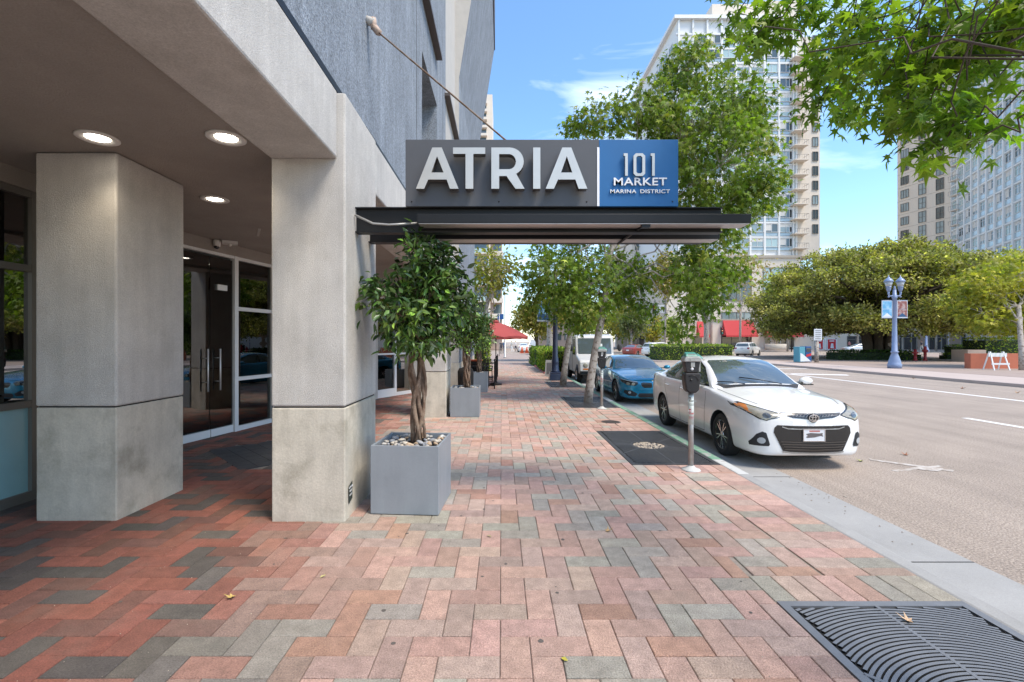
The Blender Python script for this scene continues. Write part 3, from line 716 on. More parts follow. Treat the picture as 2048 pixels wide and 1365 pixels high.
# small things on the building
o = thing('security_camera', 'white dome security camera on the soffit above the glass doors', 'camera', (-5.02, 8.25, 3.485))
q = MB(); q.lathe([(.055,0),(.06,-.03),(.055,-.10),(.05,-.12)], 16); obj('housing', q, M['white_plastic'], o)
q = MB(); q.ball((0,-.01,-.125), (.045,.045,.04)); obj('lens', q, M['trim_black'], o)
o = thing('emergency_light', 'small white emergency light plate on the soffit beside the camera', 'light', (-4.85, 8.35, 3.46), .5)
q = MB(); q.box(-.12,.12,-.08,.08,-.03,.02); obj('plate', q, M['white_plastic'], o); q = MB(); q.ball((0,0,-.045),.03); obj('lens', q, M['white_plastic'], o)
o = thing('ceiling_slot', 'thin pale linear vent in the brown soffit near the second column', 'vent', (-4.0, 7.7, 3.488), R(-60)); q = MB(); q.box(-.3,.3,-.02,.02,-.006,.0015); obj('grille', q, M['stucco_pale'], o)
o = thing('wall_notice', 'small black notice with white lettering low on the column by the planter', 'sign', (-1.4655, 4.535, .235), R(90))
q = MB(); q.add([(-.05,0,-.095),(.05,0,-.07),(.05,0,.095),(-.05,0,.07),(-.05,-.004,-.095),(.05,-.004,-.07),(.05,-.004,.095),(-.05,-.004,.07)], [(0,1,2,3),(4,7,6,5),(0,4,5,1),(1,5,6,2),(2,6,7,3),(3,7,4,0)]); obj('plate', q, M['sticker_black'], o)
def text_mesh(txt, size, depth, name, m_, parent, loc, rot=(R(90),0,0), sx=1.0, align='CENTER', offset=0.0, spacing=1.0):
    c = bpy.data.curves.new(name, 'FONT'); c.body = txt; c.size = size; c.extrude = depth; c.align_x = align; c.offset = offset; c.space_character = spacing
    o = bpy.data.objects.new(name, c); C.objects.link(o); bpy.context.view_layer.update()
    me = bpy.data.meshes.new_from_object(o.evaluated_get(bpy.context.evaluated_depsgraph_get())); bpy.data.objects.remove(o)
    me.materials.clear(); me.materials.append(m_)
    o = link(name, me, parent); o.location = loc; o.rotation_euler = rot; o.scale = (sx,1,1); return o
for i, (tx, dz) in enumerate((('GUARDED', .045), ('NIGHT', .008), ('& DAY', -.029))):
    text_mesh(tx, .026, .0004, 'lettering', M['sign_white'], o, (0, -.005, dz))

# ============================================================ CANOPY + SIGN
cn = thing('entrance_canopy', 'black steel canopy cantilevered from the column over the sidewalk', 'canopy', (-1.47, 4.9, 2.9), world=True)
q = MB(); zb, ztp = 2.79, 3.045
q.box(-1.468, 2.22, 4.73, 4.742, zb+.012, ztp-.012); q.box(-1.468, 2.22, 4.69, 4.80, ztp-.012, ztp); q.box(-1.468, 2.22, 4.69, 4.80, zb, zb+.012)
obj('front_beam', q, M['black'], cn)
q = MB(); q.box(-1.468, 2.24, 5.22, 5.232, zb+.012, ztp-.012); q.box(-1.468, 2.24, 5.16, 5.28, ztp-.012, ztp); q.box(-1.468, 2.24, 5.16, 5.28, zb, zb+.012)
obj('rear_beam', q, M['black'], cn)
q = MB(); q.box(-.815, 2.405, 4.50, 4.688, 2.836, 2.925); lp = obj('light_panel', q, M['black'], cn, .004)
q = MB(); q.box(-.80, 2.39, 4.508, 4.684, 2.829, 2.8355); obj('underside', q, M['lightmetal'], lp)
q = MB(); q.box(-.75, 2.33, 4.99, 5.158, 2.790, 2.87); lp = obj('light_panel', q, M['black'], cn, .004)
q = MB(); q.box(-.735, 2.315, 4.998, 5.154, 2.783, 2.7895); obj('underside', q, M['lightmetal'], lp)
q = MB(); q.tube([(1.40,4.55,2.838),(1.27,5.1,2.76)], .014, 6); q.box(1.36,1.44,4.52,4.58,2.80,2.828); obj('strut', q, M['black'], cn)
q = MB(); q.tube([(-1.46,4.66,2.955),(-1.28,4.66,2.87),(-1.12,4.66,2.858),(-.82,4.66,2.875)], .012, 6); obj('conduit', q, M['alu'], cn)
rod = thing('stay_rod', 'thin rusty stay rod running from the slate blue wall to the canopy', 'rod', (-1.56, 5.4, 5.26), world=True)
q = MB(); q.tube([(-1.425,5.386,5.262), (.97,4.97,3.05)], .010, 6); obj('rod', q, M['bark_braid'], rod)
q = MB(); q.tube([(-1.562,5.42,5.42),(-1.47,5.41,5.38)], .05, 8); obj('wall_boss', q, M['stucco_pale'], rod); q = MB(); q.tube([(-1.485,5.41,5.43),(-1.475,5.40,5.31)], .038, 6); q.tube([(-1.475,5.40,5.335),(-1.41,5.385,5.245)], .042, 4); obj('bracket', q, M['stone_tan'], rod)
DS = 4.65
sg = thing('building_sign', 'charcoal and blue box sign with raised metal letters standing on the canopy', 'sign', (.4, DS, 3.04), world=True)
def SX(px, dd=DS): return (px-VX)*dd/F
def SZ(py, dd=DS): return EYE+(VY-py)*dd/F
xa, xm, xc = SX(811), SX(1198), SX(1356.5); z0s, z1s = SZ(413.2), SZ(279)
q = MB(); q.box(xa, xm, DS, DS+.16, z0s+.002, z1s); obj('grey_panel', q, M['sign_grey'], sg, .003)
q = MB(); q.box(xm+.001, xc, DS, DS+.16, z0s+.002, z1s); obj('blue_panel', q, M['sign_blue'], sg, .003)
q = MB(); q.box(SX(1194), SX(1198.6), DS-.006, DS-.0005, z0s+.004, SZ(295)); obj('divider', q, M['sign_white'], sg)
def shape(name, polys, depth, mats, parent, yb):
    c = bpy.data.curves.new(name, 'CURVE'); c.dimensions = '2D'; c.fill_mode = 'BOTH'; c.extrude = depth/2
    for pl in polys:
        s_ = c.splines.new('POLY'); s_.points.add(len(pl)-1)
        for i, (x,z) in enumerate(pl): s_.points[i].co = (x, z, 0, 1)
        s_.use_cyclic_u = True
    o = bpy.data.objects.new(name, c); C.objects.link(o); bpy.context.view_layer.update()
    me = bpy.data.meshes.new_from_object(o.evaluated_get(bpy.context.evaluated_depsgraph_get())); bpy.data.objects.remove(o)
    me.materials.clear()
    for m_ in mats: me.materials.append(m_)
    me.transform(Matrix.Rotation(R(90), 4, 'X')); me.transform(Matrix.Translation((0, yb-depth/2, 0)))
    for p_ in me.polygons: p_.material_index = 0 if abs(p_.normal.y) > .7 else 1
    return link(name, me, parent)
DL = 4.53
def zz(pts): return [(SX(680+u*.41016, DL), SZ(180+v*.41016, DL)) for u, v in pts]
T0, T1 = 280, 481
def letter_A(l, r, a0, a1):
    return [[(l,T1),(a0,T0),(a1,T0),(r,T1),(r-42,T1),(r-58,436),(l+60,436),(l+40,T1)], [(l+75,402),(r-73,402),((a0+a1)/2,322)]]
lets = [letter_A(370,578,450,496), [[(551,T0),(708,T0),(708,311),(650,311),(650,T1),(612,T1),(612,311),(551,311)]]]
def arcz(cx, cy, rx, ry, a0, a1, n=10): return [(cx+rx*math.cos(R(a0+(a1-a0)*i/n)), cy-ry*math.sin(R(a0+(a1-a0)*i/n))) for i in range(n+1)]
Rr = [[(738,T1),(738,T0),(822,T0)]+arcz(826,348,70,68,88,-62,12)+[(900,T1),(856,T1),(812,419),(776,419),(776,T1)], [(776,312),(822,312)]+arcz(824,349,34,37,85,-85,8)+[(820,386),(776,386)]]
lets += [Rr, [[(942,T0),(977,T0),(977,T1),(942,T1)]], letter_A(1003,1206,1084,1128)]
for pl in lets: shape('letter', [zz(p) for p in pl], .085, [M['letter'], M['letter_side']], sg, DS-.034)
def zb_(pts, dd=4.60): return [(SX(680+u*.41016, dd), SZ(180+v*.41016, dd)) for u, v in pts]
one = lambda x: [[(x,306),(x+20,306),(x+20,416),(x+7,416),(x+7,319),(x,319)]]
def rr(x0,x1,y0,y1,r): return [(x0+r,y0),(x1-r,y0),(x1,y0+r),(x1,y1-r),(x1-r,y1),(x0+r,y1),(x0,y1-r),(x0,y0+r)]
for pl in (one(1385), [rr(1433,1490,306,417,12), rr(1447,1476,319,404,7)], one(1517)): shape('numeral', [zb_(p) for p in pl], .02, [M['letter'], M['letter_side']], sg, DS-.018)
text_mesh('MARKET', .107, .007, 'lettering', M['sign_white'], sg, (SX(1279), DS-.012, SZ(371.5)), sx=1.27, offset=.0012, spacing=1.05)
text_mesh('MARINA', .052, .005, 'lettering', M['sign_white'], sg, (SX(1245.5), DS-.01, SZ(387)), sx=1.27, spacing=1.08, offset=.0004)
text_mesh('DISTRICT', .052, .005, 'lettering', M['sign_white'], sg, (SX(1309), DS-.01, SZ(387)), sx=1.27, spacing=1.08, offset=.0004)
for u, v in ((350,545),(775,545),(1203,545),(1622,545)):
    q = MB(); q.lathe([(.008,0),(.006,-.003)], 8, (SX(680+u*.41), DS-.001, SZ(180+v*.41)), 'y'); obj('screw', q, M['black_rough'], sg)
# ============================================================ FAR BUILDINGS
def window_mesh(w_, h_, gm, nx=2, sill=.0, frame='tower_white', depth=.12, fr=.07, transom=None, blind=0):
    q = MB(); q.cur = 0
    q.box(-w_/2,w_/2,-depth,0,-h_/2,-h_/2+fr); q.box(-w_/2,w_/2,-depth,0,h_/2-fr,h_/2); q.box(-w_/2,-w_/2+fr,-depth,0,-h_/2+fr,h_/2-fr); q.box(w_/2-fr,w_/2,-depth,0,-h_/2+fr,h_/2-fr)
    for i in range(1, nx): x = -w_/2+w_*i/nx; q.box(x-fr*.4,x+fr*.4,-depth*.9,0,-h_/2+fr,h_/2-fr)
    if transom is not None: z = -h_/2+h_*transom; q.box(-w_/2+fr,w_/2-fr,-depth*.8,0,z-fr*.4,z+fr*.4)
    q.cur = 1; q.box(-w_/2+fr,w_/2-fr,-.03,.0,-h_/2+fr,h_/2-fr)
    if blind:
        q.cur = 2; q.box(-w_/2+fr,(0 if blind < 0 else w_/2-fr),-.04,-.031,h_/2-fr-abs(blind)*h_,h_/2-fr)
    return q.mesh('window', [M[frame], M[gm], M['blind']])
def facade(parent, a, b, items, limit=[300], name='window'):
    # a->b base line (x,y); outward normal to the right of a->b seen from above is -left; items (u, z, mesh)
    a = Vector(a); b = Vector(b); d = (b-a).normalized(); ang = math.atan2(d.y, d.x)
    for u, z, me in items:
        p = a+d*u; o = link(name, me, parent); o.location = (p.x, p.y, z); o.rotation_euler = (0,0,ang)
def strip(q, a, b, u0, u1, z0, z1, t, o=0):
    a = Vector(a); b = Vector(b); d = (b-a).normalized(); q.wall(a+d*u0, a+d*u1, z0, z1, t, o)
# --- tower behind the crossing
TX0, TX1, TY = 35.5, 64.7, 95.0
T = thing('apartment_tower', 'tall cream and white gridded apartment tower left of the sky gap', 'building', (50, TY, 0), world=True)
q = MB(); q.box(TX0+.3, 59.9, TY+.3, 125, 19, 67.0); obj('tower_core', q, M['tower_white'], T)
q = MB(); q.box(60.1, TX1, TY, 125, 19, 63.5); q.box(57.2, TX1, TY+7, 125, 63.6, 76); q.box(TX0+10, 57, TY+6, 120, 67.5, 74.5); obj('stone_shaft', q, M['stone'], T)
q = MB(); q.box(57.5,60.0,TY+1.9,125,19,60); obj('balcony_recess', q, M['stone'], T)
q = MB(); q.box(TX0-.5, 57.4, TY-.5, 126, 67.0, 67.7); obj('roof_slab', q, M['tower_white'], T)
FH = 2.95; zr = [63.0-i*FH for i in range(15)]
cols = [(1379-1352)*.1016, ]
def xf(px): return (px-VX)*TY/F-TX0
colx = [(1368,22),(1396.5,26),(1425.5,26),(1455,26),(1483,26),(1511,26),(1530.5,24),(1560,26)]
colx = [(1357+28.6*i+14.3, 24.5) for i in range(8)]
wm = {g: window_mesh(24.5*TY/F, 1.75, g, 2, transom=None) for g in ('tower_glass','tower_glass2','tower_glass3')}
for k_, (g_, bl_) in enumerate((('tower_glass',.35),('tower_glass',.6),('tower_glass2',-.75),('tower_glass3',.5))): wm['b%d' % k_] = window_mesh(24.5*TY/F, 1.75, g_, 2, blind=bl_)
wn_ = {g: window_mesh(13*TY/F, 2.1, g, 1) for g in ('tower_glass','tower_glass2','tower_glass3')}
ws = {g: window_mesh(11.5*TY/F, 1.9, g, 2, frame='bronze') for g in ('tower_glass','tower_glass2')}
items = []; sp = MB(); mul = MB(); side = []
for z in zr:
    for px, wd in colx: items.append((xf(px), z, wm[random.choice(['tower_glass','tower_glass3','tower_glass3','tower_glass2','b0','b1','b2','b3'])]))
    items.append((xf(1585), z, wn_[random.choice(['tower_glass','tower_glass3'])]))
    sp.box(TX0+.2, 59.6, TY+.05, TY+.3, z-1.55, z-.92)
    mul.box(TX0, 59.8, TY-.08, TY+.2, z+.95, z+1.25)
for i in range(9): x = TX0+(1357-1352)*.1016+i*28.6*TY/F-.0; mul.box(x-.17, x+.17, TY-.16, TY+.2, 19.0, 66.95)
mul.box(59.75-.1,60.05,TY-.2,TY+.2,19,64)
obj('mullion_grid', mul, M['tower_white'], T); obj('spandrel', sp, M['spandrel'], T)
facade(T, (TX0, TY-.01), (TX1, TY-.01), items)
items = [(xf(1630), z-.2, ws[random.choice(['tower_glass','tower_glass2'])]) for z in zr[:-1]]
facade(T, (TX0, TY-.04), (TX1, TY-.04), items)
wside = window_mesh(2.3, 1.75, 'tower_glass', 2)
facade(T, (TX0+.3, 123), (TX0+.3, TY+1), [(2+3.2*i, z, wside) for i in range(4, 8) for z in zr[:12]])
for z in zr[1:]:
    q = MB(); q.box(58.6, 61.4, TY-1.7, TY+2, z-1.5, z-1.32); bal = obj('balcony', q, M['stone'], T)
    q = MB(); q.box(58.6,61.4,TY-1.7,TY-1.66,z-.45,z-.40)
    for i in range(7): q.box(58.6+i*.46,58.63+i*.46,TY-1.7,TY-1.67,z-1.32,z-.45)
    q.box(61.36,61.4,TY-1.66,TY,z-.45,z-.40); obj('railing', q, M['bronze'], bal)
    q = MB(); q.box(58.0,59.9,TY+1.85,TY+1.89,z-1.3,z+.9); obj('balcony_door', q, M['tower_glass2'], bal)
# podium with shops
Pd = thing('shop_podium', 'long cream stone podium with red awnings and shopfronts across the crossing', 'building', (60, 94, 0), world=True)
PY = 93.5
def pxx(px, d=PY): return (px-VX)*d/F
def pz_(py, d=PY): return EYE+(VY-py)*d/F
q = MB(); q.box(pxx(1425), pxx(1600), PY, 120, -.05, pz_(513)); q.box(pxx(1600), 64.7, PY+.01, 120, -.05, pz_(540)); q.box(64.7, 100, PY+.02, 118, -.05, pz_(600)); obj('stone_wall', q, M['stone'], Pd)
for a_ in ((1425,1660,.25,641,638),(1430,1600,.3,516,511),(1443,1510,.06,611,610),(1443,1510,.06,603,602)): obj('cornice', MB().box(pxx(a_[0]), pxx(a_[1]), PY-a_[2], PY-.001, pz_(a_[3]), pz_(a_[4])), M['stone2'], Pd)
def pwin(x0, x1, y0, y1, gm, nx=2, tr=.55, fm='bronze', nm='window'):
    w_, h_ = pxx(x1)-pxx(x0), pz_(y0)-pz_(y1); me = window_mesh(w_, h_, gm, nx, frame=fm, transom=tr, fr=.10)
    o = link(nm, me, Pd); o.location = ((pxx(x0)+pxx(x1))/2, PY-.012, (pz_(y0)+pz_(y1))/2); return o
pwin(1443, 1503, 540, 601, 'tower_glass2', 4, .55); pwin(1526, 1590, 535, 600, 'tower_glass3', 4, .4); pwin(1443, 1503, 624, 640, 'tower_glass', 4, None)
pwin(1443, 1503, 670, 704, 'shop_dark', 3, .8); pwin(1388, 1408, 668, 704, 'shop_dark', 1, .8) if 0 else None
for x0, x1 in ((1528,1541),(1548,1560),(1560,1573),(1577,1588)): pwin(x0, x1, 674, 706, 'shop_dark', 1, .35, 'alu', 'glass_door' if 1545 < x0 < 1570 else 'window')
pwin(1694, 1745, 672, 700, 'shop_dark', 3, .75)
for x0, x1 in ((1797,1803),(1806,1822),(1822,1833),(1857,1870),(1870,1882),(1882,1893),(1922,1935),(1935,1950),(1950,1966)): pwin(x0, x1, 668, 701, 'shop_dark', 1, .8, 'alu', 'window')
for x0, x1 in ((1629,1648),(1653,1674)):
    q = MB(); q.box(pxx(x0),pxx(x1),PY-.08,PY-.005,pz_(705),pz_(677)); o = obj('poster_case', q, M['banner_white'], Pd)
    q = MB(); q.box(pxx(x0+2),pxx(x1-3),PY-.1,PY-.081,pz_(698),pz_(679)); o2 = obj('poster', q, M['poster_red'], o)
    q = MB(); q.cur = 0; a_, b_ = pxx(x0+2), pxx(x1-3); w_ = b_-a_
    q.box(a_+w_*.2,a_+w_*.8,PY-.115,PY-.101,pz_(683),pz_(681)); q.prism([(a_+w_*.3,pz_(696)),(a_+w_*.75,pz_(696.5)),(a_+w_*.65,pz_(687)),(a_+w_*.42,pz_(687))], lambda x,z:(x,PY-.115,z), lambda x,z:(x,PY-.101,z)); obj('artwork', q, M['banner_white'], o)
q = MB(); q.box(pxx(1648.5),pxx(1652.5),PY-.06,PY-.005,pz_(706),pz_(672)); obj('pilaster', q, M['tower_white'], Pd)
for x0, x1, y0, y1 in ((1443,1503,641,671),(1526,1592,650,671),(1391,1408,643,672)):
    a0, a1 = pxx(x0), pxx(x1); zt_, zb2 = pz_(y0), pz_(y1)
    q = MB(); q.hexa([(a0,PY-2.0,zb2),(a1+.3,PY-2.0,zb2),(a1+.3,PY-.31,zb2),(a0,PY-.31,zb2),(a0+.1,PY-.40,zt_),(a1,PY-.40,zt_),(a1,PY-.31,zt_),(a0+.1,PY-.31,zt_)])
    q.box(a0,a1+.3,PY-2.02,PY-1.98,zb2-.3,zb2)
    tag(obj('awning', q, M['awning']), {1443:'red sloped awning over the shop window in the middle of the podium',1526:'red awning partly hidden by the green tree at the podium entrance',1391:'small red awning at the left end of the cream podium'}[x0], 'awning', 'red shop awnings')
q = MB(); q.box(pxx(1335),pxx(1424.5),PY+1,118,-.05,19.0); obj('side_wing', q, M['stone'], Pd)
q = MB(); q.box(pxx(1390),pxx(1408),PY+.9,PY+.99,0,pz_(672)); obj('shop_window', q, M['shop_dark'], Pd)
for x0,x1 in ((1790,1796),(1835,1855),(1895,1920),(1968,2040)):
    q = MB(); q.box(pxx(x0),pxx(x1),PY-.1,PY+.015,-.05,pz_(640)); obj('tan_pier', q, M['stone_tan'], Pd)
# --- curved tower on the right
A_, B_, C_, D_ = (92.3,109), (95,98.5), (85,76), (80.5,66)
RT = thing('curved_tower', 'curved white glass-grid tower with a cream stone edge at the right frame side', 'building', (90, 90, 0), world=True)
H2 = 62
q = MB(); q.prism([A_,B_,(125,98.5),(125,109)], lambda x,y:(x,y,-.05), lambda x,y:(x,y,H2-4)); obj('stone_face', q, M['stone'], RT)
q = MB(); q.prism([B_,C_,D_,(110,60),(125,98.4)], lambda x,y:(x,y,-.05), lambda x,y:(x,y,H2)); obj('glass_body', q, M['tower_white'], RT)
LAB = (Vector(B_)-Vector(A_)).length; LBC = (Vector(C_)-Vector(B_)).length; LCD = (Vector(D_)-Vector(C_)).length
wst = {g: window_mesh(1.7, 1.9, g, 3, frame='bronze') for g in ('tower_glass','tower_glass2')}
wst2 = {g: window_mesh(1.5, 2.5, g, 2, frame='bronze', transom=.5) for g in ('tower_glass','tower_glass2')}
itA = []
for i in range(18):
    z = 4.5+i*3.1
    itA.append((1.6, z, wst[random.choice(list(wst))])); itA.append((5.2, z, wst2[random.choice(list(wst2))])); itA.append((8.6, z, wst2[random.choice(list(wst2))]))
facade(RT, A_, B_, itA)
q = MB()
for i in range(18): strip(q, A_, B_, 0, LAB, 3.0+i*3.1*1.0-.03, 3.0+i*3.1+.03, .03, -.01)
obj('string_course', q, M['stone2'], RT)
wg = {g: window_mesh(2.15, 1.65, g, 2, transom=.68) for g in ('tower_glass','tower_glass2','tower_glass3')}
for k_, (g_, bl_) in enumerate((('tower_glass',.3),('tower_glass',.6),('tower_glass2',-.8),('tower_glass3',.5))): wg['b%d' % k_] = window_mesh(2.15, 1.65, g_, 2, transom=.68, blind=bl_)
def grid(a, b, Ln, n, zs):
    cw = Ln/n; its = []; m1 = MB(); s1 = MB()
    for z in zs:
        for i in range(n): its.append((cw*(i+.5), z, wg[random.choice(['tower_glass3','tower_glass','tower_glass3','tower_glass2','b0','b1','b2','b3'])]))
        strip(m1, a, b, 0, Ln, z+.9, z+1.15, .3, -.05); strip(s1, a, b, 0, Ln, z-1.75, z-.9, .1, -.01)
    for i in range(n+1): strip(m1, a, b, max(0,cw*i-.2), cw*i+.2, zs[0]-2, zs[-1]+1.6, .5, -.05)
    facade(RT, a, b, its); obj('mullion_grid', m1, M['tower_white'], RT); obj('spandrel', s1, M['spandrel'], RT)
zs = [5.2+i*3.1 for i in range(18)]
grid(B_, C_, LBC, 9, zs); grid(C_, D_, LCD, 4, zs)
for z in zs[:-1]:
    q = MB(); dd = (Vector(A_)-Vector(B_)).normalized()
    q.box(93.2, 94.7, 95.6, 97.6, z-1.4, z-1.25); bl = obj('balcony', q, M['stone'], RT); q = MB(); q.box(93.2,93.24,95.6,97.6,z-.4,z-.35); q.box(93.2,94.7,95.6,95.64,z-.4,z-.35)
    for i in range(5): q.box(93.2,93.23,95.6+i*.48,95.63+i*.48,z-1.25,z-.4)
    obj('railing', q, M['bronze'], bl)
# --- tall tower far down the left side + nearer balcony block
def slab_block(name, label, x0, x1, y0, y1, h, fh, loc, balc, stonem='stone'):
    t = thing(name, label, 'building', loc, world=True)
    q = MB(); q.box(x0, x1, y0, y1, -.05, h); obj('wall', q, M[stonem], t)
    n = int(h/fh)
    for i in range(1, n):
        z = i*fh
        q = MB(); q.box(balc[0], balc[1], y0-1.6, y0-.001, z, z+.9 if not balc[2] else z+.2); b = obj('balcony', q, M['stone'], t)
        if balc[2]:
            g = MB(); g.box(balc[0], balc[1], y0-1.6, y0-1.56, z+.2, z+1.05); obj('glass_railing', g, M['tower_glass3'], b)
        g = MB(); g.box(balc[0]+.4, balc[1]-.3, y0-.06, y0-.002, z+.95, z+fh-.15); obj('window', g, M['tower_glass2'], t)
    return t
slab_block('distant_tower', 'tall beige tower with stacked balconies far behind the slate building', -11, -3.4, 175, 195, 94, 3.0, (-7,175,0), (-9.5,-5.4,False))
t = slab_block('balcony_block', 'cream apartment block with glass balconies beyond the red umbrella', -14, -2.2, 92, 112, 34, 3.1, (-6,92,0), (-6.0,-2.3,True))
q = MB(); q.box(-2.19, .15, 93.5, 112, -.05, 31); obj('wing', q, M['stone_tan'], t)
for i in range(1, 10):
    q = MB(); q.box(-1.9, .35, 92.5, 93.49, i*3.1, i*3.1+.9); obj('balcony', q, M['stone'], t)
    q = MB(); q.box(-1.6, -.1, 93.44, 93.489, i*3.1+.95, i*3.1+2.8); obj('window', q, M['tower_glass2'], t)
q = MB(); q.box(-6, -3.5, 91.9, 91.99, 2.6, 9.0); obj('window', q, M['tower_glass2'], t)
for x0, x1 in ((-8,-6.5),(-6,-4.6),(-4.2,-2.5)):
    q = MB(); q.box(x0,x1,91.9,91.99,0,2.4); obj('shop_window', q, M['shop_dark'], t)
# blocks beyond the street on the far side
t = thing('cream_apartments', 'cream apartment block glimpsed between yellow trees over the parked cars', 'building', (36,120,0), world=True)
q = MB(); q.box(34, 44, 122, 140, -.05, 30); obj('wall', q, M['stone'], t)
for i in range(8):
    for j in range(4):
        q = MB(); q.box(34.8+j*2.4, 36.0+j*2.4, 121.9, 121.99, 3+i*3.2, 4.9+i*3.2); obj('window', q, M['tower_glass2'], t)
t = thing('curved_low_building', 'low tan curved building behind the street trees left of the podium', 'building', (30,105,0), world=True)
q = MB(); pts = [(29,118),(31,112),(34.5,107),(38.5,104.5),(38.5,121)]; q.prism(pts, lambda x,y:(x,y,-.05), lambda x,y:(x,y,8.2)); obj('wall', q, M['stone_tan'], t)
q = MB(); q.prism([(28.8,118),(30.8,111.8),(34.3,106.7),(38.6,104.1),(38.6,121)], lambda x,y:(x,y,8.2), lambda x,y:(x,y,8.7)); obj('parapet', q, M['stone'], t)
for (a, b) in (((31,112),(34.5,107)),((34.5,107),(38.5,104.5))):
    q = MB(); strip(q, a, b, .5, 1.9, .2, 2.9, .2, -.02); strip(q, a, b, 2.4, 3.9, .2, 2.9, .2, -.02); obj('shop_window', q, M['shop_dark'], t)
t = thing('low_building', 'long low tan building far down the right side of the street', 'building', (12,160,0), world=True)
q = MB(); q.box(12, 28, 150, 170, -.05, 13); obj('wall', q, M['stone_tan'], t)
for i in range(3):
    for j in range(6):
        q = MB(); q.box(13+j*2.4,14.4+j*2.4,149.9,149.99,2+i*3.4,4+i*3.4); obj('window', q, M['tower_glass2'], t)
# ============================================================ CARS
def cr(P_, n):   # catmull-rom upsample along axis 0
    P_ = np.asarray(P_, float); m = len(P_); out = []
    for i in range(m-1):
        p0 = P_[max(i-1,0)]; p1 = P_[i]; p2 = P_[i+1]; p3 = P_[min(i+2,m-1)]
        if i == 0: p0 = 2*p1-p2
        if i == m-2: p3 = 2*p2-p1
        for k in range(n):
            t = k/n; out.append(.5*((2*p1)+(-p0+p2)*t+(2*p0-5*p1+4*p2-p3)*t*t+(-p0+3*p1-3*p2+p3)*t**3))
    out.append(P_[-1]); return np.array(out)
def section(st):
    zb, w, zs, wr, zr, zc, gh = st[1:8]   # underside z, max half width, shoulder z, roof half width, roof edge z, centre z, greenhouse flag
    wb = w*.955
    if gh:
        lp = lambda a,b,t: a+(b-a)*t
        top = [(w*.93, zs+.005), (lp(w*.90,wr+.05,.12), lp(zs,zr,.14)), (lp(w*.90,wr+.05,.55), lp(zs,zr,.56)), (wr+.05, zr-.035), (wr-.04, zr+.002), (wr*.5, lp(zr,zc,.72)), (0, zc)]
    else:
        top = [(w*.90, zs+.012), (w*.84, lp2(zs,zc,.25)), (w*.72, lp2(zs,zc,.45)), (w*.56, lp2(zs,zc,.66)), (w*.40, lp2(zs,zc,.82)), (w*.2, lp2(zs,zc,.95)), (0, zc)]
    return [(0,zb),(w*.72,zb),(w*.925,zb+.03),(w*.975,zb+.13),(w*.995,zb+(zs-zb)*.38),(w,zb+(zs-zb)*.60),(w*.985,zb+(zs-zb)*.82),(wb,zs-.02)]+top
def lp2(a,b,t): return a+(b-a)*t
def body_mesh(stations, arches, ra, paint, dark, zax=.33, yin=.52):
    G = np.array([[(s_[0],y,z) for y,z in section(s_)] for s_ in stations])
    G = cr(G, 6); G = np.swapaxes(cr(np.swapaxes(G,0,1), 4), 0, 1)
    ns, npn = G.shape[:2]
    G[:,:,1] = np.maximum(G[:,:,1], 0); G[:,0,1] = 0; G[:,-1,1] = 0
    bm = bmesh.new(); R_ = [[bm.verts.new(G[i,j]) for j in range(npn)] for i in range(ns)]
    Lf = [[R_[i][j] if j in (0,npn-1) else bm.verts.new((G[i,j,0],-G[i,j,1],G[i,j,2])) for j in range(npn)] for i in range(ns)]
    for i in range(ns-1):
        for j in range(npn-1):
            bm.faces.new((R_[i][j],R_[i+1][j],R_[i+1][j+1],R_[i][j+1])); bm.faces.new((Lf[i][j],Lf[i][j+1],Lf[i+1][j+1],Lf[i+1][j]))
    for i, fl in ((0,1),(ns-1,0)):
        loop = [R_[i][j] for j in range(npn)]+[Lf[i][j] for j in range(npn-2,0,-1)]
        try: bm.faces.new(loop if fl else loop[::-1])
        except Exception: pass
    bmesh.ops.recalc_face_normals(bm, faces=bm.faces[:])
    for f in bm.faces: f.smooth = True
    me = bpy.data.meshes.new('body'); bm.to_mesh(me); bvh = BVHTree.FromBMesh(bm); bm.free(); me.materials.append(paint); me.materials.append(dark)
    o = bpy.data.objects.new('body', me); C.objects.link(o)
    c = MB(); c.cur = 0
    for ax in arches:
        for sg_ in (1,-1):
            y0, y1 = (yin, 1.3) if sg_ > 0 else (-1.3, -yin)
            c.lathe([(ra,0),(ra,y1-y0)], 40, (ax,y0,zax), 'y'); c.box(ax-ra*.96, ax+ra*.96, y0, y1, -.3, zax-.02)
    cs = []
    for ax in arches:
        for sg_ in (1,-1):
            y0, y1 = (yin, 1.3) if sg_ > 0 else (-1.3, -yin)
            pts = [(ax+ra*math.cos(t_), zax+ra*math.sin(t_)) for t_ in np.linspace(0, PI, 25)]+[(ax-ra,-.3),(ax+ra,-.3)]
            q = MB(); q.prism(pts, lambda x,z,y0=y0:(x,y0,z), lambda x,z,y1=y1:(x,y1,z)); cm = q.mesh('cut', [dark]); co = bpy.data.objects.new('cut', cm); C.objects.link(co); cs.append(co)
            b2 = bmesh.new(); b2.from_mesh(cm); bmesh.ops.recalc_face_normals(b2, faces=b2.faces[:]); b2.to_mesh(cm); b2.free()
            md = o.modifiers.new('arch', 'BOOLEAN'); md.object = co; md.operation = 'DIFFERENCE'; md.solver = 'EXACT'; md.material_mode = 'TRANSFER'
    bpy.context.view_layer.update(); dg = bpy.context.evaluated_depsgraph_get()
    m2 = bpy.data.meshes.new_from_object(o.evaluated_get(dg)); m2.name = 'body'
    bpy.data.objects.remove(o)
    for co in cs: bpy.data.objects.remove(co)
    return m2, bvh
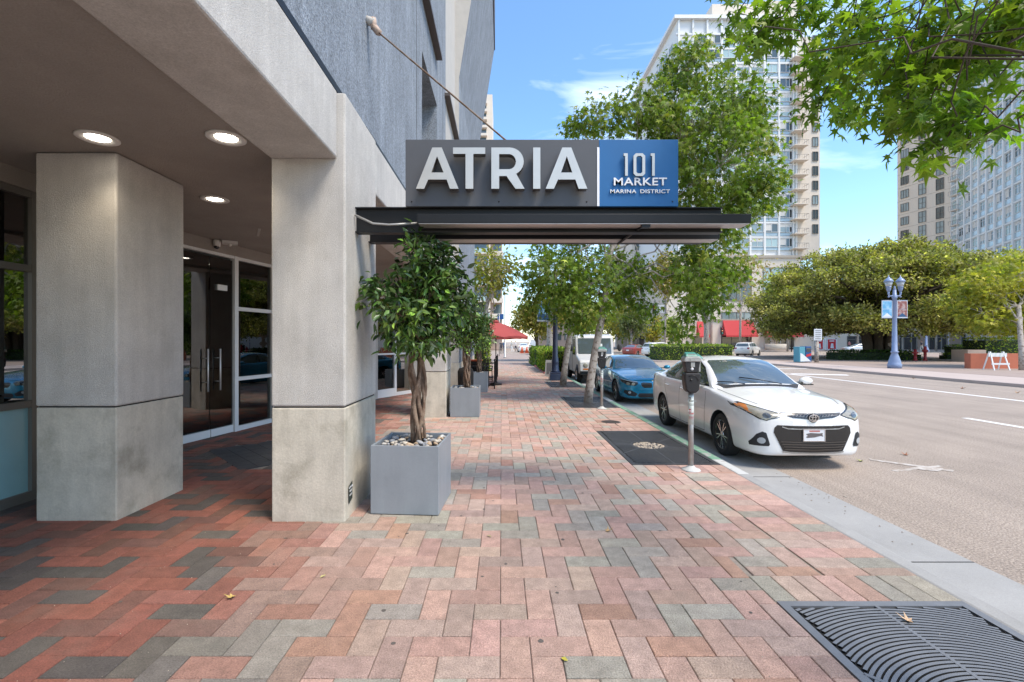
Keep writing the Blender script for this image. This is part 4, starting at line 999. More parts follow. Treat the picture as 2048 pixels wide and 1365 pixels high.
def patch(bvh, poly, mode, off=.004, res=.045, side=1, mirror=False):
    # poly in 2D: mode 'front' (y,z) cast -x ; 'rear' cast +x ; 'side' (x,z) cast from side*y ; 'top' (x,y) cast -z
    pts = [Vector(p) for p in poly]; n = len(pts); allp = []; edges = []
    for i in range(n):
        a, b = pts[i], pts[(i+1)%n]; k = max(1, int((b-a).length/res))
        for j in range(k): allp.append(a.lerp(b, j/k))
    m_ = len(allp); edges = [(i,(i+1)%m_) for i in range(m_)]
    xs = [p.x for p in pts]; ys_ = [p.y for p in pts]
    def inside(x, y):
        c = False
        for i in range(n):
            a, b = pts[i], pts[(i+1)%n]
            if (a.y > y) != (b.y > y) and x < (b.x-a.x)*(y-a.y)/(b.y-a.y)+a.x: c = not c
        return c
    for x in np.arange(min(xs)+res*.5, max(xs), res):
        for y in np.arange(min(ys_)+res*.5, max(ys_), res):
            if inside(x, y): allp.append(Vector((x,y)))
    vs, es, fs, *_ = delaunay_2d_cdt(allp, edges, [], 1, 1e-5)
    o3 = []; 
    for v in vs:
        if mode == 'front': o_, d_ = Vector((5,v.x,v.y)), Vector((-1,0,0))
        elif mode == 'rear': o_, d_ = Vector((-5,v.x,v.y)), Vector((1,0,0))
        elif mode == 'side': o_, d_ = Vector((v.x,3*side,v.y)), Vector((0,-side,0))
        else: o_, d_ = Vector((v.x,v.y,5)), Vector((0,0,-1))
        h, nn, _, _ = bvh.ray_cast(o_, d_)
        if h is None: o3.append(None); continue
        if nn.dot(d_) > 0: nn = -nn
        o3.append(h+(nn*.5-d_*.5)*off)
    good = [f for f in fs if all(o3[i] is not None for i in f) and inside(*(sum((Vector(vs[i]) for i in f), Vector((0,0)))/len(f)))]
    V = [tuple(p) if p is not None else (0,0,0) for p in o3]
    F_ = []
    for f in good:
        a, b, c = (Vector(V[f[i]]) for i in range(3)); nrm = (b-a).cross(c-a)
        if max((a-b).length, (b-c).length, (c-a).length) > .45: continue
        F_.append(tuple(f) if nrm.dot(-d_) > 0 else tuple(reversed(f)))
    return V, F_
def deco(name, bvh, polys, mode, m_, parent, off=.004, res=.045, mir=False, side=1):
    q = MB(); q.sm = True
    for poly in polys:
        V, F_ = patch(bvh, poly, mode, off, res, side); q.add(V, F_)
        if mir: q.add([(x,-y,z) for x,y,z in V], [tuple(reversed(f)) for f in F_])
    return obj(name, q, m_, parent)
def ribbon(pts, w_):  # polyline to thin polygon
    L_, R2 = [], []
    for i, p in enumerate(pts):
        a = Vector(pts[max(i-1,0)]); b = Vector(pts[min(i+1,len(pts)-1)]); d = (b-a).normalized(); n = Vector((-d.y,d.x))*w_/2; p = Vector(p)
        L_.append(tuple(p+n)); R2.append(tuple(p-n))
    return L_+R2[::-1]
def wheel_meshes(r, rr_, wd, spokes, dark_rim):
    q = MB(); q.lathe([(rr_,-wd/2),(r-.03,-wd/2),(r-.006,-wd/2+.02),(r,-wd/2+.05),(r,wd/2-.05),(r-.006,wd/2-.02),(r-.03,wd/2),(rr_+.004,wd/2-.006),(rr_,wd/2-.03)], 40, (0,0,0), 'y')
    ty = q.mesh('tyre', M['rubber'])
    q = MB(); q.cur = 1 if dark_rim else 0; q.lathe([(rr_,wd/2-.035),(rr_+.002,wd/2-.008),(rr_-.012,wd/2-.008),(rr_-.02,wd/2-.05)], 40, (0,0,0), 'y')
    q.cur = 1; q.lathe([(rr_-.015,-.02),(rr_-.02,wd/2-.07),(.05,wd/2-.075)], 24, (0,0,0), 'y')
    q.cur = 0
    for k in range(spokes):
        for s_ in ((-1,1) if dark_rim else (0,)):
            a0 = 2*PI*k/spokes+s_*.05; a1 = 2*PI*k/spokes+s_*.24
            p0 = (.045*math.cos(a0), .045*math.sin(a0)); pm = (.6*rr_*math.cos(a0+s_*.13), .6*rr_*math.sin(a0+s_*.13)); p1 = ((rr_-.012)*math.cos(a1-s_*.06), (rr_-.012)*math.sin(a1-s_*.06))
            for (u, v, w0, w1) in ((p0,pm,.008,.009),(pm,p1,.009,.006)):
                d = Vector(v)-Vector(u); n = Vector((-d.y,d.x)).normalized(); y0, y1 = wd/2-.05, wd/2-.016
                if not dark_rim: w0, w1 = .03,.022
                c4 = [Vector(u)-n*w0, Vector(v)-n*w1, Vector(v)+n*w1, Vector(u)+n*w0]
                q.hexa([(c.x,y0,c.y) for c in c4]+[(c.x,y1,c.y) for c in c4])
    q.lathe([(.05,wd/2-.05),(.05,wd/2-.018),(.03,wd/2-.012)], 16, (0,0,0), 'y')
    return ty, q.mesh('rim', [M['rim'], M['trim_black']])
def car(spec, label, cat, loc, rot, group, name='parked_car'):
    t = thing(name, label, cat, loc, rot, group); zax = spec['r']; me, bvh = body_mesh(spec['st'], spec['ax'], spec['ra'], spec['paint'], M['trim_matte'], zax, spec.get('yin', .55))
    o = bpy.data.objects.new('body', me); C.objects.link(o); o.parent = t
    ty, ri = wheel_meshes(spec['r'], spec['rr'], .21, spec['spokes'], spec.get('twin', True))
    for ax in spec['ax']:
        for s_ in (1,-1):
            wh = bpy.data.objects.new('wheel', ty); C.objects.link(wh); wh.parent = t; wh.location = (ax, s_*(spec['hw']-.125), spec['r']); wh.rotation_euler = (0, random.uniform(0,1), 0 if s_ > 0 else PI)
            r2 = bpy.data.objects.new('rim', ri); C.objects.link(r2); r2.parent = wh
    # underside shade plate
    q = MB(); q.box(spec['ax'][1]-.2, spec['ax'][0]+.2, -.55, .55, .14, .24); obj('underbody', q, M['trim_matte'], t)
    return t, o, bvh
# sedan like the white one: stations from the nose: x, zb, w, zs, wr, zr, zc, greenhouse
ST_W = [(2.315,.29,.30,.66,0,0,.70,0),(2.295,.225,.52,.70,0,0,.755,0),(2.235,.19,.69,.735,0,0,.80,0),(2.12,.18,.795,.775,0,0,.845,0),(1.95,.18,.85,.815,0,0,.895,0),(1.70,.18,.878,.86,0,0,.945,0),(1.36,.19,.888,.90,0,0,.985,0),
 (1.05,.19,.888,.935,0,0,1.02,0),(.93,.19,.888,.95,.70,1.00,1.045,1),(.70,.19,.888,.96,.655,1.135,1.175,1),(.35,.19,.888,.97,.60,1.300,1.345,1),(.05,.19,.888,.975,.575,1.385,1.425,1),(-.30,.19,.888,.98,.565,1.415,1.455,1),(-.75,.19,.888,.985,.56,1.400,1.445,1),
 (-1.15,.19,.888,.995,.55,1.335,1.385,1),(-1.50,.19,.885,1.01,.55,1.225,1.27,1),(-1.78,.20,.875,1.03,.58,1.10,1.13,1),(-1.92,.21,.865,1.035,0,0,1.075,0),(-2.12,.24,.83,1.02,0,0,1.05,0),(-2.26,.28,.76,.96,0,0,.99,0),(-2.33,.33,.62,.85,0,0,.88,0)]
spW = dict(st=ST_W, ax=(1.37,-1.33), ra=.365, r=.318, rr=.222, hw=.888, spokes=5, paint=M['car_white'])
CW = (4.41, 8.93, -.145)
t, bod, bv = car(spW, 'white compact sedan with black lower grille parked at the kerb behind the near meter', 'car', CW, R(-90), 'cars parked along the near kerb')
t['group'] = 'cars parked along the near kerb'
def add_sedan_glass(t, bv, sp_side, wind, rear, trim='trim_matte', dx=.0):
    deco('windshield', bv, [wind], 'front', M['carglass'], t, .006, .05)
    for s_ in (1,-1):
        for i, pl in enumerate(sp_side): deco('side_window', bv, [pl], 'side', M['carglass'], t, .006, .06, side=s_)
    deco('rear_window', bv, [rear], 'rear', M['carglass'], t, .006, .06)
wind = [(-.70,1.025),(-.66,1.055),(-.555,1.36),(-.50,1.385),(0,1.402),(.50,1.385),(.555,1.36),(.66,1.055),(.70,1.025),(.35,1.045),(0,1.05),(-.35,1.045)]
fw = [(.72,1.02),(.33,1.25),(.02,1.352),(-.30,1.372),(-.34,1.025)]
rw = [(-.40,1.025),(-.36,1.372),(-.72,1.362),(-1.08,1.30),(-1.30,1.215),(-1.44,1.13),(-1.36,1.065),(-1.20,1.035)]
rear = [(-.60,1.12),(-.50,1.32),(0,1.35),(.50,1.32),(.60,1.12),(0,1.14)]
ss = [(.78,.985),(.60,1.10),(.32,1.275),(.02,1.375),(-.33,1.395),(-.74,1.385),(-1.10,1.325),(-1.34,1.235),(-1.52,1.12),(-1.40,1.035),(-1.2,1.0),(-.35,.995)]
for s_ in (1,-1): deco('window_trim', bv, [ss], 'side', M['trim_black'], t, .003, .06, side=s_)
add_sedan_glass(t, bv, [fw, rw], wind, rear)
deco('cowl', bv, [[(.86,-.72),(1.02,-.60),(1.08,0),(1.02,.60),(.86,.72),(.93,.5),(.955,0),(.93,-.5)]], 'top', M['trim_matte'], t, .005, .05)
q = MB()
for a_, b_ in (((.99,.35,1.045),(.80,-.28,1.135)),((1.0,-.28,1.045),(.84,-.68,1.07))): q.tube([a_, tuple((np.array(a_)+np.array(b_))/2+np.array((0.02,0,.012))), b_], .009, 5)
obj('wiper', q, M['trim_black'], t)
hl = [(.43,.735),(.50,.712),(.57,.697),(.63,.672),(.70,.69),(.78,.745),(.84,.805),(.84,.832),(.79,.848),(.60,.793),(.45,.75)]
for s_ in (1,-1):
    pl = [(y*s_, z) for y,z in hl]
    a = deco('headlight', bv, [[(y*s_*1.0, z) for y,z in [(.40,.735),(.50,.698),(.57,.682),(.63,.658),(.71,.678),(.79,.735),(.855,.80),(.85,.845),(.79,.862),(.60,.805),(.42,.755)]]], 'front', M['trim_black'], t, .003, .03)
    b = deco('lens', bv, [pl], 'front', M['headlight'], a, .007, .03)
    deco('reflector', bv, [[(s_*(.62+.050*math.cos(k*PI/6)), .728+.032*math.sin(k*PI/6)) for k in range(12)]], 'front', M['head_dark'], a, .009, .03)
    deco('turn_signal', bv, [[(s_*.765,.742),(s_*.80,.77),(s_*.838,.805),(s_*.838,.832),(s_*.79,.846),(s_*.755,.835),(s_*.775,.80)]], 'front', M['amber'], a, .010, .03)
gr = deco('upper_grille', bv, [[(-.42,.758),(-.30,.757),(0,.752),(.30,.757),(.42,.758),(.39,.735),(.28,.705),(.10,.690),(0,.672),(-.10,.690),(-.28,.705),(-.39,.735)]], 'front', M['trim_black'], t, .005, .025)
q = []
for k in range(-6,7):
    if abs(k) < 2: continue
    y = k*.045; q.append(ribbon([(y-.015,.705+abs(y)*.07),(y+.015,.735+abs(y)*.05)], .005))
q.append(ribbon([(-.36,.740),(-.12,.722)], .005)); q.append(ribbon([(.36,.740),(.12,.722)], .005))
deco('mesh', bv, q, 'front', M['iron'], gr, .009, .03)
bx, _, _, _ = bv.ray_cast(Vector((5,0,.70)), Vector((-1,0,0)))
bd = MB()
def ring(q, c, a, b, w_, n=24, dx=.008):
    for k in range(n):
        t0, t1 = 2*PI*k/n, 2*PI*(k+1)/n
        p = [(c[0], c[1]+(a-w_)*math.cos(t0), c[2]+(b-w_)*math.sin(t0)),(c[0], c[1]+(a-w_)*math.cos(t1), c[2]+(b-w_)*math.sin(t1)),(c[0], c[1]+a*math.cos(t1), c[2]+b*math.sin(t1)),(c[0], c[1]+a*math.cos(t0), c[2]+b*math.sin(t0))]
        q.hexa(p+[(x+dx,y,z) for x,y,z in p])
bc = (bx.x+.014, 0, .708); ring(bd, bc, .072, .049, .010); ring(bd, (bc[0]+.002,0,.708), .026, .044, .008); ring(bd, (bc[0]+.001,0,.730), .052, .018, .007)
bk = MB(); bk.lathe([(.066,0),(.062,.01)], 20, (bx.x+.002,0,.708), 'x'); obj('badge_back', bk, M['trim_black'], gr)
obj('badge', bd, M['chrome'], t)
lg = [(-.535,.575),(-.50,.610),(-.30,.603),(0,.598),(.30,.603),(.50,.610),(.535,.575),(.545,.51),(.44,.30),(.42,.262),(0,.245),(-.42,.262),(-.44,.30),(-.545,.51)]
g2 = deco('lower_grille', bv, [lg], 'front', M['trim_black'], t, .006, .035)
deco('slat', bv, [ribbon([(-.46+.02*k,.395-.033*k),(0,.385-.033*k),(.46-.02*k,.395-.033*k)], .010) for k in range(4)], 'front', M['brown_metal'], g2, .018, .04)
deco('chrome_lip', bv, [ribbon([(-.43,.262),(-.3,.247),(0,.24),(.3,.247),(.43,.262)], .020)], 'front', M['alu'], g2, .014, .04)
deco('upper_bar', bv, [ribbon([(-.44,.59),(-.36,.565),(0,.555),(.36,.565),(.44,.59)], .012)], 'front', M['alu'], g2, .014, .04)
lx = bv.ray_cast(Vector((5,0,.45)), Vector((-1,0,0)))[0].x
q = MB(); q.box(lx+.012, lx+.024, -.155, .155, .40, .565); pl_ = obj('number_plate', q, M['plate'], t, .004)
q = MB(); ring(q, (lx+.0245,0,.455), .157, .082, .006, 4, .003) if 0 else q.box(lx+.0245,lx+.028,-.155,.155,.555,.565); q.box(lx+.0245,lx+.028,-.155,.155,.40,.409); q.box(lx+.0245,lx+.028,-.155,-.146,.409,.555); q.box(lx+.0245,lx+.028,.146,.155,.409,.555); obj('plate_frame', q, M['chrome'], pl_)
q = MB(); q.box(lx+.0245,lx+.0255,-.07,.08,.525,.545); obj('script', q, M['plate_red'], pl_)
q = MB(); q.prism([(-.12,.47),(-.05,.485),(.07,.478),(.12,.485),(.115,.465),(.125,.435),(.09,.445),(.0,.425),(-.10,.418),(-.12,.43),(-.09,.447)], lambda y,z:(lx+.0245,y,z+.028), lambda y,z:(lx+.0255,y,z+.028)); obj('smudge', q, M['smudge'], pl_)
for s_ in (1,-1):
    fg = deco('fog_lamp', bv, [[(s_*.635,.50),(s_*.68,.515),(s_*.74,.475),(s_*.80,.36),(s_*.79,.315),(s_*.60,.325),(s_*.59,.35)]], 'front', M['trim_matte'], t, .006, .03)
    deco('lens', bv, [[(s_*.688+.045*math.cos(k*PI/6), .395+.042*math.sin(k*PI/6)) for k in range(12)]], 'front', M['lamp_glass'], fg, .014, .03)
for s_ in (1,-1):
    deco('door_seam', bv, [ribbon([(.78,.96),(.83,.80),(.80,.45),(.74,.27)],.009), ribbon([(-.36,.99),(-.35,.70),(-.34,.27)],.009), ribbon([(-1.24,.98),(-1.16,.80),(-.99,.60),(-.95,.34)],.009), ribbon([(.74,.268),(-.34,.262),(-.95,.27)],.009)], 'side', M['trim_matte'], t, .002, .05, side=s_)
    for hx in (-.20, -1.05):
        h = bv.ray_cast(Vector((hx,3*s_,.86)), Vector((0,-s_,0)))[0]
        q = MB(); q.tube([(hx-.09,h.y,.86),(hx-.06,h.y+s_*.025,.862),(hx+.06,h.y+s_*.025,.862),(hx+.09,h.y,.86)], .014, 6); obj('door_handle', q, M['car_white'], t)
    mi = MB(); mi.ball((.60, s_*1.01, 1.06), (.085,.115,.068), 14, 9); m1 = obj('wing_mirror', mi, M['car_white'], t)
    q = MB(); q.hexa([(.54,s_*.83,1.0),(.66,s_*.83,1.0),(.65,s_*.95,1.03),(.57,s_*.95,1.03),(.54,s_*.80,1.03),(.66,s_*.80,1.02),(.65,s_*.95,1.06),(.57,s_*.95,1.06)]); q.box(.535,.66,s_*1.01-.10,s_*1.01+.10,.995,1.012); obj('bracket', q, M['trim_black'], m1)
for s_ in (1,-1): deco('hood_seam', bv, [ribbon([(.98,s_*.74),(1.3,s_*.73),(1.75,s_*.68),(1.98,s_*.60)],.010)], 'top', M['trim_matte'], t, .002, .04)
deco('hood_edge', bv, [ribbon([(-.43,.765),(0,.760),(.43,.765)],.008)], 'front', M['trim_matte'], t, .003, .04)
for c_ in ((.25,-.30),(.02,-.62),(1.02,-.55)):
    deco('dirt_patch', bv, [[(c_[0]+.045*math.cos(k*PI/5)*random.uniform(.7,1.2), c_[1]+.10*math.sin(k*PI/5)*random.uniform(.7,1.2)) for k in range(10)]], 'top', M['stucco_brown'], t, .002, .05)
for s_ in (1,-1):
    deco('tail_light', bv, [[(s_*.50,.88),(s_*.52,.97),(s_*.74,.99),(s_*.81,.93),(s_*.80,.85),(s_*.6,.83)]], 'rear', M['red_lens'], t, .006, .05)
    deco('tail_light', bv, [[(-1.93,.95),(-2.05,.99),(-2.22,.95),(-2.24,.84),(-2.10,.86)]], 'side', M['red_lens'], t, .006, .05, side=s_)
t.scale = (1,1,1.07)
# ---- blue coupe sedan
ST_B = [(2.32,.30,.40,.58,0,0,.62,0),(2.29,.22,.60,.66,0,0,.705,0),(2.22,.18,.72,.71,0,0,.76,0),(2.08,.17,.82,.745,0,0,.80,0),(1.85,.17,.88,.79,0,0,.855,0),(1.40,.17,.91,.86,0,0,.93,0),(1.0,.17,.915,.90,0,0,.975,0),
 (.80,.17,.915,.915,.72,.96,.995,1),(.55,.17,.915,.925,.66,1.08,1.12,1),(.20,.17,.915,.935,.60,1.24,1.28,1),(-.15,.17,.915,.94,.575,1.325,1.355,1),(-.5,.17,.915,.945,.56,1.345,1.38,1),(-.95,.17,.915,.95,.55,1.31,1.345,1),(-1.35,.17,.915,.96,.54,1.21,1.245,1),(-1.75,.18,.91,.97,.57,1.07,1.10,1),(-1.95,.2,.90,.975,0,0,1.03,0),(-2.15,.24,.86,.97,0,0,1.02,0),(-2.27,.28,.78,.91,0,0,.95,0),(-2.33,.34,.62,.80,0,0,.84,0)]
spB = dict(st=ST_B, ax=(1.46,-1.35), ra=.375, r=.33, rr=.24, hw=.915, spokes=5, paint=M['car_blue'])
t, bod, bvb = car(spB, 'metallic blue four-door coupe parked between the white sedan and the mail truck', 'car', (4.36, 15.75, -.145), R(-90), 'cars parked along the near kerb')
windb = [(-.72,.965),(-.56,1.285),(-.50,1.315),(0,1.335),(.50,1.315),(.56,1.285),(.72,.965),(0,.99)]
for s_ in (1,-1):
    deco('window_trim', bvb, [[(.66,.95),(.18,1.215),(-.14,1.305),(-.5,1.33),(-.95,1.30),(-1.35,1.20),(-1.62,1.08),(-1.45,1.0),(-.4,.965)]], 'side', M['trim_black'], t, .003, .06, side=s_)
add_sedan_glass(t, bvb, [[(.58,.985),(.15,1.19),(-.15,1.28),(-.42,1.298),(-.44,.985)],[(-.50,.985),(-.48,1.30),(-.95,1.275),(-1.3,1.185),(-1.52,1.08),(-1.4,1.02)]], windb, [(-.58,1.06),(-.48,1.24),(0,1.27),(.48,1.24),(.58,1.06),(0,1.08)])
for s_ in (1,-1):
    a = deco('headlight', bvb, [[(s_*.42,.63),(s_*.50,.56),(s_*.72,.565),(s_*.84,.66),(s_*.845,.72),(s_*.70,.69),(s_*.45,.66)]], 'front', M['trim_black'], t, .004, .03)
    for cy_ in (.56,.70): deco('lens', bvb, [[(s_*cy_+.048*math.cos(k*PI/6), .612+.04*math.sin(k*PI/6)) for k in range(12)]], 'front', M['headlight'], a, .009, .03)
    deco('eyebrow', bvb, [ribbon([(s_*.46,.668),(s_*.70,.70),(s_*.83,.728)],.012)], 'front', M['plate'], a, .009, .04)
    g = deco('kidney_grille', bvb, [[(s_*.03,.52),(s_*.035,.62),(s_*.06,.645),(s_*.30,.655),(s_*.355,.63),(s_*.33,.55),(s_*.26,.50),(s_*.06,.50)]], 'front', M['trim_black'], t, .006, .03)
    deco('slat', bvb, [ribbon([(s_*(.06+.03*k),.51),(s_*(.06+.03*k),.645)],.005) for k in range(9)], 'front', M['brown_metal'], g, .012, .04)
    fg = deco('air_intake', bvb, [[(s_*.45,.33),(s_*.62,.42),(s_*.78,.42),(s_*.80,.36),(s_*.70,.27),(s_*.50,.25)]], 'front', M['trim_matte'], t, .005, .03)
    deco('lens', bvb, [[(s_*.66+.036*math.cos(k*PI/6), .36+.036*math.sin(k*PI/6)) for k in range(12)]], 'front', M['lamp_glass'], fg, .012, .03)
    deco('door_seam', bvb, [ribbon([(.66,.93),(.70,.7),(.62,.27)],.009), ribbon([(-.46,.96),(-.45,.6),(-.44,.26)],.009), ribbon([(.62,.26),(-.44,.255),(-1.0,.27)],.009)], 'side', M['trim_matte'], t, .002, .05, side=s_)
    mi = MB(); mi.ball((.50, s_*1.04, 1.0), (.085,.11,.065), 14, 9); m1 = obj('wing_mirror', mi, M['car_blue'], t); q = MB(); q.box(.46,.54,min(s_*.82,s_*.97),max(s_*.82,s_*.97),.96,.985); obj('bracket', q, M['trim_black'], m1)
deco('lower_intake', bvb, [[(-.40,.34),(.40,.34),(.44,.27),(.38,.22),(-.38,.22),(-.44,.27)]], 'front', M['trim_matte'], t, .005, .04)
deco('badge', bvb, [[(.04*math.cos(k*PI/6), .70+.03*math.sin(k*PI/6)) for k in range(12)]], 'front', M['chrome'], t, .008, .02)
# ---- mail truck
t = thing('mail_truck', 'boxy white right-hand mail delivery truck parked behind the blue coupe', 'truck', (4.22, 22.3, -.145), R(-90), 'cars parked along the near kerb')
prof = [(2.20,.42),(2.22,.55),(2.18,.92),(2.10,1.02),(1.28,1.22),(1.20,1.26),(.98,1.98),(.94,2.06),(.60,2.15),(-2.15,2.17),(-2.2,2.10),(-2.2,.42)]
q = MB(); q.prism(prof, lambda x,z:(x,-.86,z), lambda x,z:(x,.86,z)); bo = obj('body', q, M['van_white'], t, .05)
q = MB(); q.add([(1.232,-.74,1.27),(1.232,.74,1.27),(1.010,.74,1.97),(1.010,-.74,1.97)], [(0,1,2,3)]); q.add([(1.2,-.74,1.27),(1.2,.74,1.27)],[]); obj('windshield', q, M['carglass'], t)
q = MB(); q.box(1.03,1.06,-.62,-.50,1.70,1.82); 
q = MB(); q.add([(1.13,.25,1.60),(1.13,.35,1.60),(1.095,.35,1.72),(1.095,.25,1.72)], [(0,1,2,3)]); obj('notice', q, M['sticker'], t)
for s_ in (1,-1):
    q = MB(); q.box(.25,1.0,min(s_*.862,s_*.872),max(s_*.862,s_*.872),1.22,1.95); obj('side_window', q, M['carglass'], t)
    q = MB(); q.box(.18,.20,min(s_*.862,s_*.868),max(s_*.862,s_*.868),.5,2.05); obj('door_seam', q, M['trim_matte'], t)
    q = MB(); q.tube([(1.0,s_*.86,1.45),(1.25,s_*1.06,1.50)], .012, 6); m1 = obj('wing_mirror', q, M['trim_black'], t); q = MB(); q.ball((1.28,s_*1.08,1.55),(.05,.10,.17)); obj('housing', q, M['trim_matte'], m1)
    q = MB(); q.lathe([(.10,0),(.10,.02),(.07,.03)], 20, (2.20,s_*.60,.80), 'x'); hh = obj('headlight', q, M['headlight'], t); q = MB(); q.box(2.205,2.225,s_*.60-.11,s_*.60+.11,.60,.665); obj('turn_signal', q, M['amber'], hh)
q = MB(); q.box(2.205,2.23,-.42,.42,.66,.90); obj('grille', q, M['trim_matte'], t)
q = MB(); q.box(2.22,2.36,-.86,.86,.40,.56); obj('bumper', q, M['trim_black'], t, .02)
q = MB(); q.box(2.366,2.37,-.15,.15,.43,.54); obj('number_plate', q, M['plate'], t)
ty, ri = wheel_meshes(.35, .20, .2, 6, False)
for ax in (1.50,-1.25):
    for s_ in (1,-1):
        wh = bpy.data.objects.new('wheel', ty); C.objects.link(wh); wh.parent = t; wh.location = (ax, s_*.80, .35); wh.rotation_euler = (0,0,0 if s_ > 0 else PI)
        r2 = bpy.data.objects.new('rim', ri); C.objects.link(r2); r2.parent = wh
        q = MB(); q.lathe([(.42,0),(.42,.008)], 28, (ax, s_*.862-.004, .40), 'y'); obj('wheel_arch', q, M['trim_matte'], t)
q = MB(); q.box(-2.1,2.1,-.7,.7,.22,.42); obj('underbody', q, M['trim_matte'], t)
# ---- far cars
def simple_car(label, paint, x, y, rot, kind, z=-.145, cat='car'):
    if kind == 'sedan':
        sp = dict(st=[(s_[0],*s_[1:]) for s_ in ST_W], ax=(1.37,-1.33), ra=.37, r=.32, rr=.22, hw=.888, spokes=5, paint=paint); wp_, sd_, rp_ = wind, [fw, rw], rear
    else:
        ST = [(2.26,.35,.50,.78,0,0,.84,0),(2.20,.28,.72,.90,0,0,.96,0),(2.0,.27,.85,1.0,0,0,1.06,0),(1.4,.27,.92,1.06,0,0,1.13,0),(1.0,.27,.925,1.09,0,0,1.16,0),(.85,.27,.925,1.10,.74,1.14,1.18,1),(.45,.27,.925,1.11,.68,1.45,1.49,1),(.15,.27,.925,1.12,.66,1.60,1.64,1),(-.4,.27,.925,1.13,.65,1.68,1.72,1),(-1.3,.27,.925,1.14,.64,1.66,1.70,1),(-1.9,.27,.92,1.14,.63,1.60,1.64,1),(-2.10,.30,.90,1.12,.66,1.38,1.42,1),(-2.22,.32,.87,1.10,0,0,1.16,0),(-2.30,.36,.82,.9,0,0,.95,0)]
        sp = dict(st=ST, ax=(1.38,-1.32), ra=.40, r=.36, rr=.24, hw=.925, spokes=5, paint=paint)
        wp_ = [(-.72,1.16),(-.62,1.56),(0,1.60),(.62,1.56),(.72,1.16)]; sd_ = [[(.6,1.16),(.2,1.50),(-.1,1.58),(-.45,1.60),(-.45,1.16)],[(-.52,1.16),(-.52,1.60),(-1.3,1.58),(-1.3,1.16)],[(-1.38,1.18),(-1.38,1.56),(-1.85,1.48),(-1.9,1.2)]]; rp_ = [(-.70,1.20),(-.60,1.55),(.60,1.55),(.70,1.20)]
    t, o, b = car(sp, label, cat, (x,y,z), rot, None)
    del_ = None
    add_sedan_glass(t, b, sd_, wp_, rp_)
    for s_ in (1,-1):
        zt = 1.0 if kind != 'sedan' else .92
        deco('tail_light', b, [[(s_*.58,zt-.10),(s_*.58,zt+.06),(s_*.84,zt+.08),(s_*.84,zt-.12)]], 'rear', M['red_lens'], t, .012, .08)
        deco('headlight', b, [[(s_*.45,zt-.28),(s_*.50,zt-.18),(s_*.78,zt-.12),(s_*.80,zt-.24)]], 'front', M['headlight'], t, .012, .08)
    xr = b.ray_cast(Vector((-5,0,.72 if kind == 'sedan' else .95)), Vector((1,0,0)))[0]
    q = MB(); q.box(xr.x-.025, xr.x-.012, -.16, .16, xr.z-.08, xr.z+.08); obj('number_plate', q, M['plate'], t)
    return t
simple_car('dark red sedan seen from behind beyond the blue coupe roof', M['car_red'], 16.8, 58.5, R(50), 'sedan')
simple_car('white crossover with dark windows driving left of the clipped hedge', M['car_white'], 18.8, 55, R(25), 'suv')
simple_car('white boxy sport utility seen from behind over the clipped hedge', M['car_white'], 30.6, 58, R(45), 'suv')
simple_car('silver car half hidden behind the big fig tree trunk', M['car_silver'], 56.5, 74.0, R(172), 'sedan', -.145)
simple_car('white car far down the near street beside orange cones', M['car_white'], 3.6, 78, R(90), 'sedan')
simple_car('white van-like car far down the street behind the clipped kerb hedge', M['car_white'], 6.2, 92, R(90), 'suv')
# ============================================================ STREET OBJECTS
def planter(label, x, y, s, h, rot, pebbles=70):
    t = thing('planter', label, 'planter', (x,y,0), rot, 'square grey planters along the building')
    q = MB(); e = .022
    q.box(-s/2,s/2,-s/2,-s/2+e,0.006,h); q.box(-s/2,s/2,s/2-e,s/2,0.006,h); q.box(-s/2,-s/2+e,-s/2+e,s/2-e,0.006,h); q.box(s/2-e,s/2,-s/2+e,s/2-e,0.006,h); q.box(-s/2+e,s/2-e,-s/2+e,s/2-e,.01,.04)
    obj('box', q, M['planter'], t, .004)
    q = MB(); q.box(-s/2+e,s/2-e,-s/2+e,s/2-e,h-.12,h-.06); obj('soil', q, M['soil'], t)
    pm = []
    for k in range(4):
        b = MB(); b.ball((0,0,0), (.5,.36,.26), 9, 6); me = b.mesh('pebble', M['pebble']); me.transform(Matrix.Identity(4)); pm.append(me)
    pcols = [(.42,.38,.33),(.30,.30,.31),(.50,.44,.36),(.45,.33,.22),(.22,.23,.25),(.55,.52,.47)]
    for k in range(pebbles):
        a = s/2-e-.035; px_, py_ = random.uniform(-a,a), random.uniform(-a,a)
        if math.hypot(px_,py_) < .10: continue
        o = link('pebble', random.choice(pm), t); o.location = (px_,py_,h-.055+random.uniform(0,.05)); sc = random.uniform(.05,.095); o.scale = (sc,sc*random.uniform(.7,1),sc*random.uniform(.7,1.1)); o.rotation_euler = (random.gauss(0,.3),random.gauss(0,.3),random.uniform(0,6)); o.color = (*random.choice(pcols),1)
    return t
